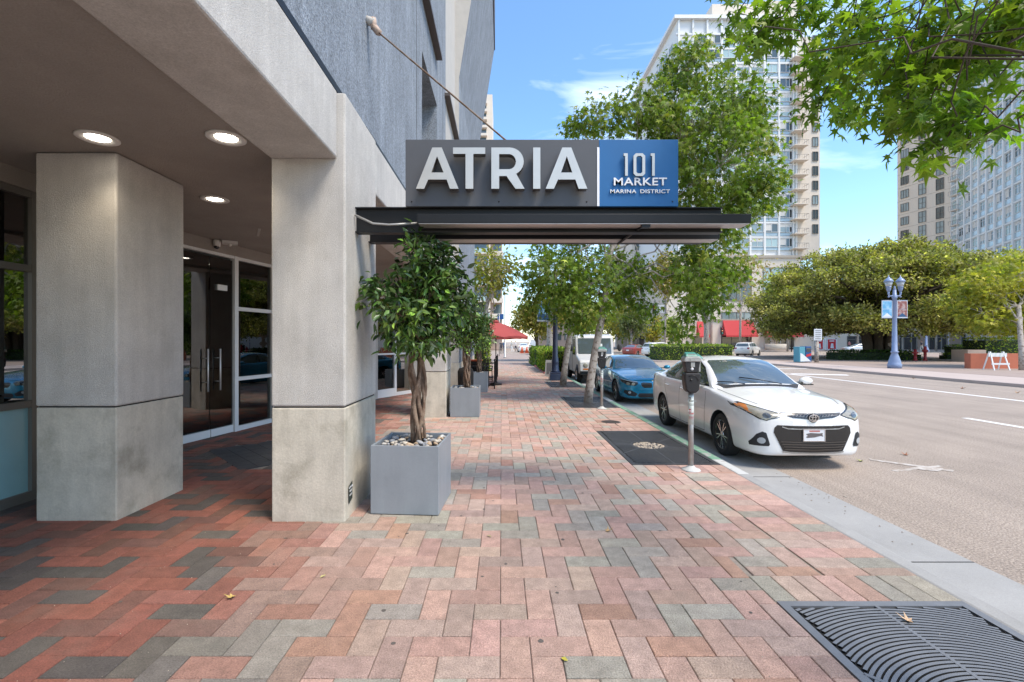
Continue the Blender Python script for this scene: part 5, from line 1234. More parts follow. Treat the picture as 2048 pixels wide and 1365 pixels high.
def ficus_tree(label, x, y, h0, top, rad, npc, single=0, seed=0, leaf=.085, lean=(0,0)):
    base_ = Vector((x,y,h0)); r_ = random.Random(seed)
    cz = h0+(top-h0)*.66
    blobs = []
    for i in range(15):
        a = r_.uniform(0,2*PI); rr_ = rad*r_.uniform(.15,.62); zc = h0+(top-h0)*r_.uniform(.56,.88); k = 1-.45*max(0,(zc-cz)/(top-cz))
        blobs.append(((x+lean[0]+rr_*k*math.cos(a), y+lean[1]+rr_*k*math.sin(a), zc), (rad*.36,rad*.36,(top-h0)*.13), npc))
    blobs.append(((x+lean[0],y+lean[1],top-(top-h0)*.13),(rad*.38,rad*.38,(top-h0)*.13),npc)); blobs.append(((x+lean[0],y+lean[1],cz),(rad*.7,rad*.7,(top-h0)*.22),npc*3))
    blobs.append(((x+lean[0]-rad*.85,y,cz+.15),(rad*.22,rad*.22,.08),npc//3+1)); blobs.append(((x+.1,y-.1,h0+(top-h0)*.47),(rad*.45,rad*.4,.12),npc))
    hf = h0+(top-h0)*.47; roots = []
    for k in range(7):
        ph = k*2*PI/7; pts = []
        for j in range(13):
            t_ = j/12; rr_ = .066+.018*math.sin(3*PI*t_+k)+.05*max(0,t_-.8); a = ph+t_*3.6*(1 if k % 2 else -.8); pts.append((x+rr_*math.cos(a), y+rr_*math.sin(a), h0-.04+(hf-h0)*t_))
        roots.append((pts, [.020+.006*math.sin(5*j+k) for j in range(13)], 7))
    return tree('ficus_tree', label, 'tree', [(x,y,h0-.04),(x+.01,y,(h0+hf)/2),(x+lean[0]*.5,y,hf)], [.03,.025,.03], blobs, 16, leaf, .065,
        [(.035,.085,.018),(.05,.115,.022),(.075,.155,.028),(.12,.21,.035),(.18,.28,.045),(.025,.06,.015),(.10,.13,.06)], 'bark_braid', 'braided ficus trees in the grey planters', droop=.35, lm='leaf_gloss', twig=.003, limbr=.25, roots=roots, single=single, leafname='foliage', tone=.45, twigs=.5, tmpl=T_MID)
planter('largest grey square planter with river pebbles, beside the front column', -.925, 4.90, .675, .675, -R(4), 120)
ficus_tree('tallest braided-trunk ficus in the nearest grey planter, crown under the canopy', -.88, 4.92, .66, 2.86, .62, 13, 300, 1, .098, (.06,0))
planter('middle grey square planter between the second column and the cafe railing', -.82, 10.75, .65, .655, 0, 60)
ficus_tree('braided-trunk ficus in the middle grey planter, its crown behind the nearest one', -.80, 10.75, .65, 2.72, .66, 11, 0, 2)
planter('farthest grey square planter standing against the cafe railing', -.78, 15.8, .64, .655, 0, 40)
ficus_tree('small braided-trunk ficus in the farthest grey planter by the umbrella', -.76, 15.8, .65, 2.6, .62, 9, 0, 3)
# parking meter
def meter(label, x, y, face=0):
    t = thing('parking_meter', label, 'parking meter', (x,y,0), face, 'coin parking meters at the kerb')
    q = MB(); q.tube([(0,0,0),(0,0,1.02)], .034, 16); po = obj('pole', q, M['galv'], t)
    q = MB(); q.lathe([(.125,-.005),(.115,.012),(.07,.028),(.045,.05),(.038,.06)], 20); obj('collar', q, M['white_paint'], po)
    q = MB(); q.lathe([(.0352,.60),(.0352,.985)], 16); st = obj('sticker', q, M['sticker'], po)
    for z0, z1, mm in ((.93,.965,'sticker_black'),(.905,.92,'sticker_black'),(.765,.805,'sticker_red'),(.735,.757,'sticker_red'),(.70,.706,'sticker_red'),(.69,.694,'sticker_red'),(.675,.679,'sticker_red'),(.87,.876,'sticker_black'),(.855,.860,'sticker_black')):
        q = MB(); 
        a0, a1 = (-150,-100) if z1-z0 > .03 else (-150,-40)
        pts = [(.0358*math.cos(R(a)), .0358*math.sin(R(a))) for a in range(a0, a1+1, 10)]
        for (u,v) in zip(pts[:-1],pts[1:]): q.add([(u[0],u[1],z0),(v[0],v[1],z0),(v[0],v[1],z1),(u[0],u[1],z1)], [(0,1,2,3)])
        obj('print', q, M[mm], st)
    for tx, z in (('15',.935),('NO',.772)): text_mesh(tx, .034, .0003, 'lettering', M['sign_white'], st, (-.018,-.0362,z))
    for tx, z in (('MIN PARKING',.905),('PARKING',.737)): text_mesh(tx, .019, .0003, 'lettering', M['sticker'], st, (-.002,-.0370,z))
    # lower vault
    q = MB(); q.prism([(-.045,1.02),(.045,1.02),(.085,1.06),(.10,1.17),(.105,1.27),(.085,1.285),(-.085,1.285),(-.105,1.27),(-.10,1.17),(-.085,1.06)], lambda a,z:(a,-.075,z), lambda a,z:(a,.075,z)); hd = obj('vault', q, M['meter_black'], t, .018)
    q = MB(); q.tube([(-.05,-.078,1.235),(0,-.082,1.255),(.045,-.078,1.235),(.068,-.077,1.18)], .005, 6); q.lathe([(.018,0),(.016,-.008)], 12, (-.02,-.075,1.19), 'y'); obj('coin_door', q, M['meter_black'], hd)
    q = MB(); q.prism([(-.075,1.286),(.075,1.286),(.10,1.42),(.095,1.43),(-.095,1.43),(-.10,1.42)], lambda a,z:(a,-.062,z), lambda a,z:(a,.062,z)); obj('housing', q, M['meter_black'], t, .010)
    q = MB(); q.box(.088,.108,-.045,.05,1.30,1.425); obj('side_plate', q, M['meter_grey'], t)
    q = MB(); q.prism([(-.112,1.428),(.118,1.428),(.112,1.475),(.085,1.50),(-.085,1.50),(-.105,1.475)], lambda a,z:(a,-.080,z), lambda a,z:(a,.080,z)); cp = obj('cap', q, M['meter_grey'], t, .012)
    q = MB(); q.hexa([(-.095,-.078,1.497),(.075,-.078,1.497),(.088,.07,1.497),(-.085,.07,1.497),(-.078,-.055,1.53),(.055,-.055,1.53),(.065,.055,1.555),(-.068,.055,1.555)]); q.hexa([(.06,-.082,1.475),(.135,-.075,1.465),(.13,.07,1.465),(.06,.075,1.475),(.055,-.06,1.545),(.12,-.055,1.50),(.115,.05,1.50),(.06,.05,1.555)]); obj('dome', q, M['meter_green'], cp, .008)
    q = MB(); q.add([(-.055,-.0635,1.523),(.035,-.0635,1.523),(.035,.02,1.5455),(-.055,.02,1.5455)],[(0,1,2,3)]); q.add([(-.055,-.0665,1.513),(.035,-.0665,1.513),(.035,-.057,1.532),(-.055,-.057,1.532)],[(0,1,2,3)]); obj('screen', q, M['lcd'], cp)
    q = MB(); q.box(-.02,.03,-.064,-.058,1.36,1.42) ; q.box(-.035,-.02,-.086,-.079,1.44,1.475); obj('coin_slot', q, M['meter_grey'], t)
    q = MB(); q.lathe([(.020,0),(.018,-.004)], 12, (-.005,-.064,1.335), 'y'); obj('mark', q, M['plate'], t)
    return t
m0 = meter('nearest black parking meter with green dome in front of the white sedan', 2.50, 6.17, R(-4))
m1 = meter('second black parking meter between the leaning tree and the blue coupe', 2.52, 11.75, R(-6))
# pale lamp post (right plaza) and navy lamp post
def lamp_post(label, x, y, H, m_, banners, z=0, rot=0, foot='round', cat='street lamp'):
    t = thing('street_lamp', label, cat, (x,y,z), rot, 'twin-lantern cast iron street lamps'); k = H/5.9
    q = MB(); pr = [(.36,0),(.37,.25),(.33,.30),(.31,.45),(.22,.75),(.155,.95),(.20,1.0),(.20,1.06),(.15,1.1),(.125,2.6),(.11,4.35),(.14,4.37),(.15,4.45),(.11,4.5),(.09,4.9)]
    q.lathe([(a*k,b*k) for a,b in pr], 16); obj('pole', q, m_, t)
    q = MB()
    for s_ in (1,-1): q.tube([(0,0,4.45*k),(s_*.15*k,0,4.52*k),(s_*.30*k,0,4.50*k),(s_*.38*k,0,4.62*k),(s_*.37*k,0,4.80*k)], [.05*k,.045*k,.045*k,.05*k,.06*k], 8); q.ball((s_*.37*k,0,4.46*k), .055*k, 8, 5)
    q.tube([(0,0,4.9*k),(0,0,5.05*k)], [.09*k,.05*k], 8); q.ball((0,0,5.08*k), .06*k, 8, 5); obj('arms', q, m_, t)
    for s_ in (1,-1):
        c = (s_*.37*k,0,0)
        q = MB(); q.lathe([(.07*k,4.78*k),(.13*k,4.95*k),(.12*k,5.02*k),(.15*k,5.06*k),(.15*k,5.1*k)], 12, c); l0_ = obj('lantern_arm_cup', q, m_, t); q = MB(); q.lathe([(.25*k,5.38*k),(.26*k,5.42*k),(.20*k,5.52*k),(.13*k,5.6*k),(.08*k,5.63*k),(.03*k,5.72*k),(.012*k,5.82*k)], 12, c); l_ = obj('lantern', q, m_, t)
        q = MB(); q.lathe([(.14*k,5.1*k),(.22*k,5.38*k)], 12, c); obj('lantern_glass', q, M['lamp_glass'], l_)
    if banners:
        for s_, (mm, dt) in zip((-1,1), banners):
            x0, x1 = sorted((s_*.15*k, s_*.80*k)); z0, z1 = 3.15*k, 4.22*k
            q = MB(); q.box(x0,x1,-.012,.012,z0,z1); b = obj('banner', q, M['banner_white'], t); e = .03
            q = MB(); q.box(x0+e,x1-e,-.016,-.0125,z0+e+.02,z1-e); obj('picture', q, M[mm], b)
            if dt:
                q = MB(); xm_ = (x0+x1)/2
                q.prism([(x0+e,z0+.06),(x1-e,z0+.06),(xm_,z0+.30)], lambda a,c_:(a,-.020,c_), lambda a,c_:(a,-.0165,c_)); q.box(x0+e,x1-e,-.019,-.0165,(z0+z1)/2,(z0+z1)/2+.02); obj('emblem', q, M['banner_white'] if dt == 1 else M['banner_navy'], b)
            q = MB(); q.tube([(0,0,z1+.02),(s_*.82*k,0,z1+.02)], .014, 6); q.tube([(0,0,z0-.02),(s_*.82*k,0,z0-.02)], .014, 6); obj('banner_arm', q, m_, t)
    return t
lamp_post('pale blue twin-lantern street lamp with two banners in front of the big fig tree', 24.55, 29.2, 5.9, M['blue_iron'], (('banner_blue',1),('banner_red',2)), 0)
# navy one
t = thing('street_lamp', 'navy street lamp with square base between the hedge and the second pale trunk', 'street lamp', (2.33, 20.3, 0), 0, 'twin-lantern cast iron street lamps')
q = MB(); q.hexa([(-.27,-.27,0),(.27,-.27,0),(.27,.27,0),(-.27,.27,0),(-.25,-.25,.30),(.25,-.25,.30),(.25,.25,.30),(-.25,.25,.30)]); q.box(-.24,.24,-.24,.24,.3005,.36); bs = obj('base', q, M['navy'], t, .02)
q = MB(); q.lathe([(.22,.36),(.17,.42),(.15,.75),(.16,.80),(.15,.85),(.115,1.1),(.10,3.9),(.13,3.95),(.10,4.0),(.09,4.6)], 16); obj('pole', q, M['navy'], t)
q = MB(); q.box(-.78,-.16,-.012,.012,2.55,3.68); b = obj('banner', q, M['banner_white'], t)
q = MB(); q.box(-.76,-.18,-.016,-.0125,2.60,3.65); p_ = obj('picture', q, M['banner_blue'], b)
q = MB()
q.prism([(-.75,2.62),(-.19,2.62),(-.19,2.95),(-.40,2.85),(-.75,2.92)], lambda a,c_:(a,-.019,c_), lambda a,c_:(a,-.0165,c_)); obj('wave', q, M['banner_navy'], b)
q = MB(); q.prism([(-.65,3.3),(-.2,3.55),(-.2,3.1),(-.4,3.0)], lambda a,c_:(a,-.019,c_), lambda a,c_:(a,-.0165,c_)); obj('emblem', q, M['banner_navy'], b)
q = MB(); q.tube([(0,0,3.7),(-.8,0,3.7)], .014, 6); q.tube([(0,0,2.53),(-.8,0,2.53)], .014, 6); obj('banner_arm', q, M['navy'], t)
for s_ in (1,-1):
    q = MB(); q.tube([(0,0,4.2),(s_*.3,0,4.25),(s_*.36,0,4.5)], .04, 8); q.lathe([(.07,4.5),(.12,4.7),(.14,4.78)], 12, (s_*.36,0,0)); obj('lantern_arm', q, M['navy'], t); q = MB(); q.lathe([(.24,5.05),(.2,5.15),(.05,5.3),(.01,5.45)], 12, (s_*.36,0,0)); l_ = obj('lantern', q, M['navy'], t); q = MB(); q.lathe([(.13,4.78),(.21,5.05)], 12, (s_*.36,0,0)); obj('lantern_glass', q, M['lamp_glass'], l_)
lamp_post('dark twin-lantern street lamp in front of the low curved building', 29.8, 92.0, 6.3, M['navy'], (('banner_blue',1),('banner_blue',1)), -.14)
lamp_post('grey lamp post base behind the fig tree by the glass shop doors', 64.5, 71, 6.0, M['blue_iron'], None, 0)
# umbrella, tables, chairs, fence
def umbrella(label, x, y, rad, zr, za, group='red cafe umbrellas'):
    t = thing('cafe_umbrella', label, 'umbrella', (x,y,0), R(14), group)
    q = MB(); n = 8; rings = [(0,za),(.33,za-(za-zr)*.26),(.66,za-(za-zr)*.60),(1,zr)]
    vs = [(0,0,za)]
    sub = 4
    for f, z in rings[1:]:
        for k in range(n*sub):
            a = 2*PI*k/(n*sub); fr = (k % sub)/sub; sagr = 1-.045*math.sin(PI*fr)*f; vs.append((rad*f*sagr*math.cos(a), rad*f*sagr*math.sin(a), z-.05*f*0+.05*f*math.sin(PI*fr)))
    m = n*sub; fs = [(0,1+k,1+(k+1)%m) for k in range(m)]
    for r_ in range(2):
        for k in range(m): fs.append((1+r_*m+k,1+(r_+1)*m+k,1+(r_+1)*m+(k+1)%m,1+r_*m+(k+1)%m))
    q.sm = True; q.add(vs, fs); cp = obj('canopy', q, M['umbrella'], t)
    q = MB()
    vs = []
    for k in range(m):
        a = 2*PI*k/m; fr = (k % sub)/sub; sagr = 1-.045*math.sin(PI*fr); z = zr+.05*math.sin(PI*fr); vs += [(rad*sagr*math.cos(a),rad*sagr*math.sin(a),z),(rad*.99*sagr*math.cos(a),rad*.99*sagr*math.sin(a),z-.09+.03*math.sin(k*2.1))]
    q.add(vs, [(2*k,2*k+1,2*((k+1)%m)+1,2*((k+1)%m)) for k in range(m)]); obj('valance', q, M['umbrella'], cp)
    q = MB(); q.lathe([(.16,za-.03),(.10,za+.03),(.02,za+.06)], 12); obj('vent_cap', q, M['umbrella'], cp)
    q = MB(); q.tube([(0,0,0.03),(0,0,za)], .019, 8); obj('pole', q, M['black'], t)
    for k in range(n):
        a = 2*PI*k/n; q = MB(); q.tube([(0,0,za-.06),(rad*.98*math.cos(a),rad*.98*math.sin(a),zr-.012)], .007, 4); obj('rib', q, M['black'], t)
    q = MB(); q.lathe([(.24,0),(.24,.05),(.05,.09),(.03,.3)], 16); obj('base', q, M['black'], t)
    return t
u = umbrella('large faded red cafe umbrella over the railed seating', -.22, 18.2, 1.30, 1.84, 2.46)
umbrella('red cafe umbrella mostly hidden behind the nearest red one', -.62, 21.5, 1.20, 1.90, 2.46)
def cafe_table(label, x, y):
    t = thing('cafe_table', label, 'table', (x,y,0), 0, 'black metal cafe tables')
    q = MB(); q.lathe([(.38,.71),(.38,.735)], 20); obj('table_top', q, M['black'], t); q = MB(); q.tube([(0,0,.02),(0,0,.71)], .03, 8); q.box(-.25,.25,-.03,.03,0,.03); q.box(-.03,.03,-.25,-.031,0,.03); q.box(-.03,.03,.031,.25,0,.03); obj('pedestal', q, M['black'], t); return t
def cafe_chair(label, x, y, rot):
    t = thing('cafe_chair', label, 'chair', (x,y,0), rot, 'black metal cafe chairs')
    q = MB(); q.box(-.21,.21,-.21,.21,.44,.46); obj('seat', q, M['black'], t)
    for sx_ in (-1,1):
        for sy_ in (-1,1): q = MB(); q.tube([(sx_*.2,sy_*.2,.44),(sx_*.22,sy_*.23,0)], .012, 6); obj('leg', q, M['black'], t)
    q = MB(); q.tube([(-.2,.2,.45),(-.21,.24,.75),(-.14,.25,.86),(0,.25,.89),(.14,.25,.86),(.21,.24,.75),(.2,.2,.45)], .013, 6)
    for xx in (-.12,-.06,0,.06,.12): q.tube([(xx,.2,.46),(xx,.25,.86)], .006, 4)
    q.tube([(-.2,.23,.66),(.2,.23,.66)], .01, 4); q.tube([(-.21,.2,.64),(-.23,-.12,.64),(-.21,-.18,.45)], .01, 5); q.tube([(.21,.2,.64),(.23,-.12,.64),(.21,-.18,.45)], .01, 5); obj('backrest', q, M['black'], t); return t
cafe_table('black round cafe table under the large umbrella', -.85, 18.0)
cafe_table('black round cafe table farther back inside the railing', -.65, 20.6)
for i,(x,y,r_,l_) in enumerate(((-.70,17.2,PI,'black metal chair nearest the camera inside the cafe railing'),(-.85,18.85,0,'black metal chair on the far side of the first cafe table'),(-1.25,18.0,R(90),'black metal chair between the first cafe table and the wall'),(-.6,19.8,PI,'black metal chair in front of the second cafe table'),(-.65,21.4,0,'black metal chair behind the second cafe table'))): cafe_chair(l_, x, y, r_)
t = thing('red_cushion_bench', 'bright red bench cushion behind the farthest planter', 'bench', (-1.15,19.6,0)); q = MB(); q.box(-.35,.35,-.25,.25,.86,.92); obj('top', q, M['orange_cone'], t, .02); q = MB(); q.box(-.33,.33,-.22,.22,.0,.855); obj('frame', q, M['black'], t)
t = thing('waste_bin', 'dark green rounded bin between the farthest planters', 'bin', (-1.12,14.6,0)); q = MB(); q.lathe([(.20,0),(.24,.05),(.25,.75),(.20,.85),(.05,.9)], 16); obj('body', q, M['soil'], t); q = MB(); q.box(-.12,.12,-.26,-.24,.6,.72); obj('opening', q, M['black'], t)
t = thing('cafe_railing', 'black metal railing enclosing the cafe seating beside the walkway', 'railing', (-.25,16.6,0), world=True)
fx = lambda y: -.25+.012*(y-16.6)
for i, y in enumerate((16.6, 18.5, 20.4, 22.3)):
    q = MB(); q.box(fx(y)-.02, fx(y)+.02, y-.02, y+.02, 0, 1.02); q.ball((fx(y),y,1.04),.03,6,4); obj('post', q, M['black'], t)
    if i < 3:
        q = MB(); y2 = y+1.9; q.tube([(fx(y),y,.93),(fx(y2),y2,.93)],.013,5); q.tube([(fx(y),y,.12),(fx(y2),y2,.12)],.012,5); rl = obj('rail', q, M['black'], t)
        for k in range(1,14): yy = y+1.9*k/14; q = MB(); q.box(fx(yy)-.006,fx(yy)+.006,yy-.006,yy+.006,.12,.93); obj('baluster', q, M['black'], rl)
q = MB(); q.box(-1.1,-.27,16.58,16.60,.90,.94); q.box(-1.1,-.27,16.58,16.60,.10,.13)
for k in range(8): q.box(-1.05+k*.1,-1.04+k*.1,16.583,16.597,.13,.90)
obj('end_panel', q, M['black'], t)
# sandwich board
t = thing('sandwich_board', 'small grey folding sign board leaning open in front of the hedge', 'sign board', (2.38,22.6,0), R(-8))
q = MB(); q.hexa([(-.28,-.22,0),(.28,-.22,0),(.28,-.19,0),(-.28,-.19,0),(-.24,-.03,.78),(.24,-.03,.78),(.24,0,.78),(-.24,0,.78)]); obj('front_panel', q, M['alu'], t)
q = MB(); q.hexa([(-.28,.19,0),(.28,.19,0),(.28,.22,0),(-.28,.22,0),(-.24,.002,.78),(.24,.002,.78),(.24,.03,.78),(-.24,.03,.78)]); obj('rear_panel', q, M['alu'], t)
q = MB(); q.hexa([(-.20,-.205,.12),(.20,-.205,.12),(.20,-.20,.12),(-.20,-.20,.12),(-.18,-.075,.66),(.18,-.075,.66),(.18,-.07,.66),(-.18,-.07,.66)]); obj('slate_panel', q, M['sign_grey'], t)
# hedges
def hedge(name, label, segs, h, n, pal, z=0, leaf=.08, group=None, cat='hedge'):
    x0 = min(s_[0] for s_ in segs); y0 = min(s_[2] for s_ in segs)
    t = thing(name, label, cat, (x0,y0,z), world=True, group=group)
    q = MB(); pos = []; dr = []
    for (a,b,c,d) in segs:
        q.box(a+.08,b-.08,c+.08,d-.08,z,z+h-.08)
        ar = (b-a)*(d-c)+h*((b-a)+(d-c)); k = int(n*ar)
        for _ in range(k):
            u = random.random()
            if u < (b-a)*(d-c)/ar: p = (random.uniform(a,b), random.uniform(c,d), z+h+random.gauss(0,.05)); dd = (0,0,1)
            elif u < ((b-a)*(d-c)+h*(b-a))/ar: p = (random.uniform(a,b), c+random.gauss(0,.05), z+random.uniform(0,h)); dd = (0,-1,.6)
            else: e_ = random.random() < .5; p = ((a if e_ else b)+random.gauss(0,.05), random.uniform(c,d), z+random.uniform(0,h)); dd = (-1 if e_ else 1,0,.6)
            pos.append(p); dr.append((dd[0]+random.gauss(0,.7),dd[1]+random.gauss(0,.7),dd[2]+random.gauss(0,.5)))
    obj('twig_core', q, M['hedge_core'], t)
    pal = np.array(pal); pos = np.array(pos); cl = 1.25*pal[rng.integers(0,len(pal),len(pos))]*np.exp(rng.normal(0,.3,(len(pos),1)))
    cl *= (.8+.35*np.sin(pos[:,0]*5+pos[:,1]*3.1)*np.sin(pos[:,2]*6))[:,None]
    me = leaf_mesh('foliage', pos, np.array(dr), leaf*rng.uniform(.7,1.3,len(pos)), cl, T_OVAL, M['leaf']); o = link('foliage', me, t); o['kind'] = 'stuff'
    return t
hedge('kerb_hedge', 'bright green clipped hedge along the kerb behind the navy lamp post', [(2.35,3.55,24.8,30)], 1.22, 420, G_LIGHT+[(.09,.19,.02)], leaf=.10)
hedge('kerb_hedge', 'darker clipped hedge farther down the kerb past the bright one', [(2.2,3.55,31.2,36)], 1.2, 300, G_MID, leaf=.10)
q = MB(); q.box(2.2,3.7,24.4,37,-.25,.06); struct('hedge_bed', q, M['red_paint'], None, .03); q = MB(); q.box(2.3,3.6,24.5,36.9,.061,.08); struct('bed_soil', q, M['soil'])
hedge('median_hedge', 'long low clipped hedge on the island behind the white sedan', [(14.0,20.6,41.5,44.5)], 1.42, 90, G_LIGHT, -.14, .14)
q = MB(); q.prism(arc(14.8,43.2,2.6,90,270,10)+[(23.5,40.6),(24,43),(23.5,45.8)], lambda x,y:(x,y,-.25), lambda x,y:(x,y,-.02)); struct('traffic_island', q, M['pink_concrete'])
hedge('ring_hedge', 'dark low hedge ring around the foot of the big fig tree', [(30.0,36.6,41.6,43.4)], .75, 80, G_DARK, 0, .15)
hedge('plaza_hedge', 'small dark clipped shrub left of the brown planter box on the plaza', [(43.4,45.0,45,46)], 1.25, 80, G_MID, 0, .14)
hedge('wall_hedge', 'bright green hedge growing above the orange plaza wall', [(39.3,46,38,40)], 1.85, 70, G_LIGHT, 0, .14)
q = MB(); q.box(28.8,38,28.7,29.1,-.02,.93); tag(obj('orange_wall', q, M['orange'], None, .02), 'low orange painted wall on the plaza behind the folding barricade', 'wall')
q = MB(); q.box(37.7,39.2,37.8,39.2,-.02,.98); tag(obj('planter_box', q, M['stone_tan'], None, .02), 'brown concrete planter box beside the left end of the orange wall', 'planter')
# barricade
t = thing('barricade', 'white folding barricade with a striped board in front of the orange wall', 'barricade', (29.0,27.4,0), R(-4))
for s_ in (-1,1):
    for yy in (-1,1): q = MB(); q.hexa([(s_*.42-.03,yy*.34-.02,0),(s_*.42+.03,yy*.34-.02,0),(s_*.42+.03,yy*.34+.02,0),(s_*.42-.03,yy*.34+.02,0),(s_*.36-.03,-.0+yy*.03-.02,1.08),(s_*.36+.03,yy*.03-.02,1.08),(s_*.36+.03,yy*.03+.02,1.08),(s_*.36-.03,yy*.03+.02,1.08)]); obj('leg', q, M['wood_white'], t)
q = MB(); q.box(-.5,.5,-.09,-.06,.78,1.0); b = obj('board', q, M['wood_white'], t)
for k in range(4): q = MB(); q.prism([(-.46+k*.25,.79),(-.36+k*.25,.79),(-.28+k*.25,.99),(-.38+k*.25,.99)], lambda a,c_:(a,-.095,c_), lambda a,c_:(a,-.0905,c_)); obj('stripe', q, M['sticker'], b)
q = MB(); q.box(-.48,.48,-.27,-.24,.32,.42); obj('lower_board', q, M['wood_white'], t)
# newspaper box + regulation sign
t = thing('news_box', 'blue and cyan newspaper boxes on the plaza corner beside the sign post', 'news rack', (23.75,36.9,.0), R(10))
q = MB(); q.box(-.55,-.02,-.3,.3,.05,1.25); obj('left_box', q, M['box_cyan'], t, .03); q = MB(); q.box(.02,.55,-.3,.3,.05,1.28); obj('right_box', q, M['box_blue'], t, .03)
q = MB(); q.box(.08,.48,-.315,-.302,.85,1.15); obj('window', q, M['carglass'], t); q = MB(); q.prism([(-.48,.1),(.48,.1),(.1,.4),(-.3,.7),(-.48,.75)], lambda a,c_:(a,-.33,c_), lambda a,c_:(a,-.318,c_)); obj('graphic', q, M['banner_white'], t)
q = MB(); q.prism([(.05,.45),(.5,.55),(.5,.75),(.05,.62)], lambda a,c_:(a,-.33,c_), lambda a,c_:(a,-.318,c_)); obj('graphic', q, M['poster_red'], t)
t = thing('parking_sign', 'small white regulation sign on a thick grey post beside the newspaper boxes', 'sign', (25.0,37.1,0)); q = MB(); q.tube([(0,0,0),(0,0,1.7)], .15, 12); q.tube([(0,0,1.7),(0,0,2.7)], .035, 8); obj('post', q, M['bark_pale'], t)
q = MB(); q.box(-.31,.31,-.18,-.16,1.75,2.65); sp_ = obj('panel', q, M['banner_white'], t)
for k in range(5): q = MB(); q.box(-.22,.22,-.186,-.1805,1.85+k*.16,1.90+k*.16); obj('line', q, M['sign_grey'], sp_)
# red pipes / hydrants
for i, (x, y, h, l_) in enumerate(((35.4,40.0,1.0,'shorter red standpipe in the bushes behind the pale lamp post'),(36.15,39.9,1.25,'taller red standpipe right of the shorter one'))):
    t = thing('standpipe', l_, 'hydrant', (x,y,0), group=None); q = MB(); q.lathe([(.16,0),(.16,.1),(.11,.12),(.11,h*.6),(.17,h*.63),(.17,h*.75),(.11,h*.78),(.12,h*.95),(.05,h)], 12); obj('body', q, M['hyd_red'], t); q = MB(); q.tube([(-.24,0,h*.7),(.24,0,h*.7)], .07, 8); obj('outlet', q, M['hyd_red'], t)
hedge('bush', 'low shrub between the two red standpipes', [(35.0,36.6,40.6,41.4)], .6, 60, G_MID, 0, .14)
t = thing('plaza_fountain', 'small tan tiered stone pedestal behind the pale lamp post', 'pedestal', (35.4,42.2,0)); q = MB(); q.lathe([(.3,0),(.3,.2),(.18,.3),(.18,1.1),(.42,1.3),(.42,1.5),(.2,1.6),(.2,2.1),(.5,2.3),(.45,2.5)], 12); obj('shaft', q, M['stone_tan'], t); q = MB(); q.ball((0,0,2.62),.16,8,5); obj('finial', q, M['stone_tan'], t)
# diamond warning sign
t = thing('warning_sign', 'small orange diamond warning sign under the right edge of the fig crown', 'sign', (47.8,50,0)); q = MB(); q.tube([(0,0,0),(0,0,3.5)], .05, 8); obj('post', q, M['blue_iron'], t); q = MB(); q.prism([(-.62,3.5),(0,2.88),(.62,3.5),(0,4.12)], lambda a,c_:(a,-.09,c_), lambda a,c_:(a,-.06,c_)); obj('panel', q, M['orange_cone'], t)
# cones and distant bits
for i,(x,y,l_) in enumerate(((2.9,66,'left orange traffic cone at the far end of the sidewalk'),(3.6,66.5,'right orange traffic cone at the far end of the sidewalk'))):
    t = thing('traffic_cone', l_, 'cone', (x,y,-.02)); q = MB(); q.lathe([(.26,.04),(.05,.95)], 14); obj('cone', q, M['orange_cone'], t); q = MB(); q.box(-.36,.36,-.36,.36,0,.05); obj('base', q, M['orange_cone'], t); q = MB(); q.lathe([(.165,.45),(.125,.62)], 14); obj('band', q, M['sign_white'], t)
t = thing('barrier', 'white and orange traffic barrier beside the far cones', 'barrier', (4.7,67,-.02)); q = MB(); q.box(-.5,.5,-.2,.2,0,1.9); obj('body', q, M['banner_white'], t); q = MB(); q.box(-.51,.51,-.22,-.205,.3,.6); obj('stripe', q, M['orange_cone'], t)
t = thing('light_pole', 'tall thin grey light pole at the far corner beyond the umbrella', 'pole', (.35,47,0)); q = MB(); q.lathe([(.16,0),(.16,.1),(.09,.14),(.06,7.6)], 12); q.tube([(0,0,7.5),(1.6,0,8.2)], .035, 6); obj('pole', q, M['alu'], t); q = MB(); q.box(1.4,2.0,-.12,.12,8.15,8.25); obj('lamp_head', q, M['alu'], t)
t = thing('street_name_sign', 'small dark green street sign above the umbrella', 'sign', (-.25,52,0)); q = MB(); q.tube([(0,0,0),(0,0,4.8)], .05, 6); obj('post', q, M['alu'], t); q = MB(); q.box(-.2,.5,-.03,.03,4.1,4.7); obj('panel', q, M['box_blue'], t)
# signal with lane arrows
t = thing('lane_arrow_sign', 'white lane-use sign with three arrows beside a traffic signal over the road', 'sign', (24.3,74.5,-.14)); q = MB(); q.tube([(4.5,0,0),(4.5,0,6.6),(-.5,0,6.9)], .09, 8); obj('mast', q, M['alu'], t)
q = MB(); q.box(.35,1.9,-.12,-.08,6.35,7.55); pn = obj('panel', q, M['banner_white'], t)
for x_, b_ in ((.65,0),(1.1,0),(1.55,1)):
    q = MB(); q.box(x_-.05,x_+.05,-.13,-.121,6.5,7.1); q.prism([(x_-.14,7.1),(x_+.14,7.1),(x_,7.4)] if not b_ else [(x_-.02,7.0),(x_+.2,7.25),(x_-.02,7.4)], lambda a,c_:(a,-.13,c_), lambda a,c_:(a,-.121,c_)); obj('arrow', q, M['sticker_black'], pn)
q = MB(); q.box(-.25,.25,-.2,.1,6.3,7.6); sg2 = obj('signal', q, M['black'], t)
for k, mm in enumerate(('red_lens','amber','meter_green')): q = MB(); q.lathe([(.14,0),(.12,-.03)], 12, (0,-.2,7.35-k*.42), 'y'); obj('lens', q, M[mm], sg2)
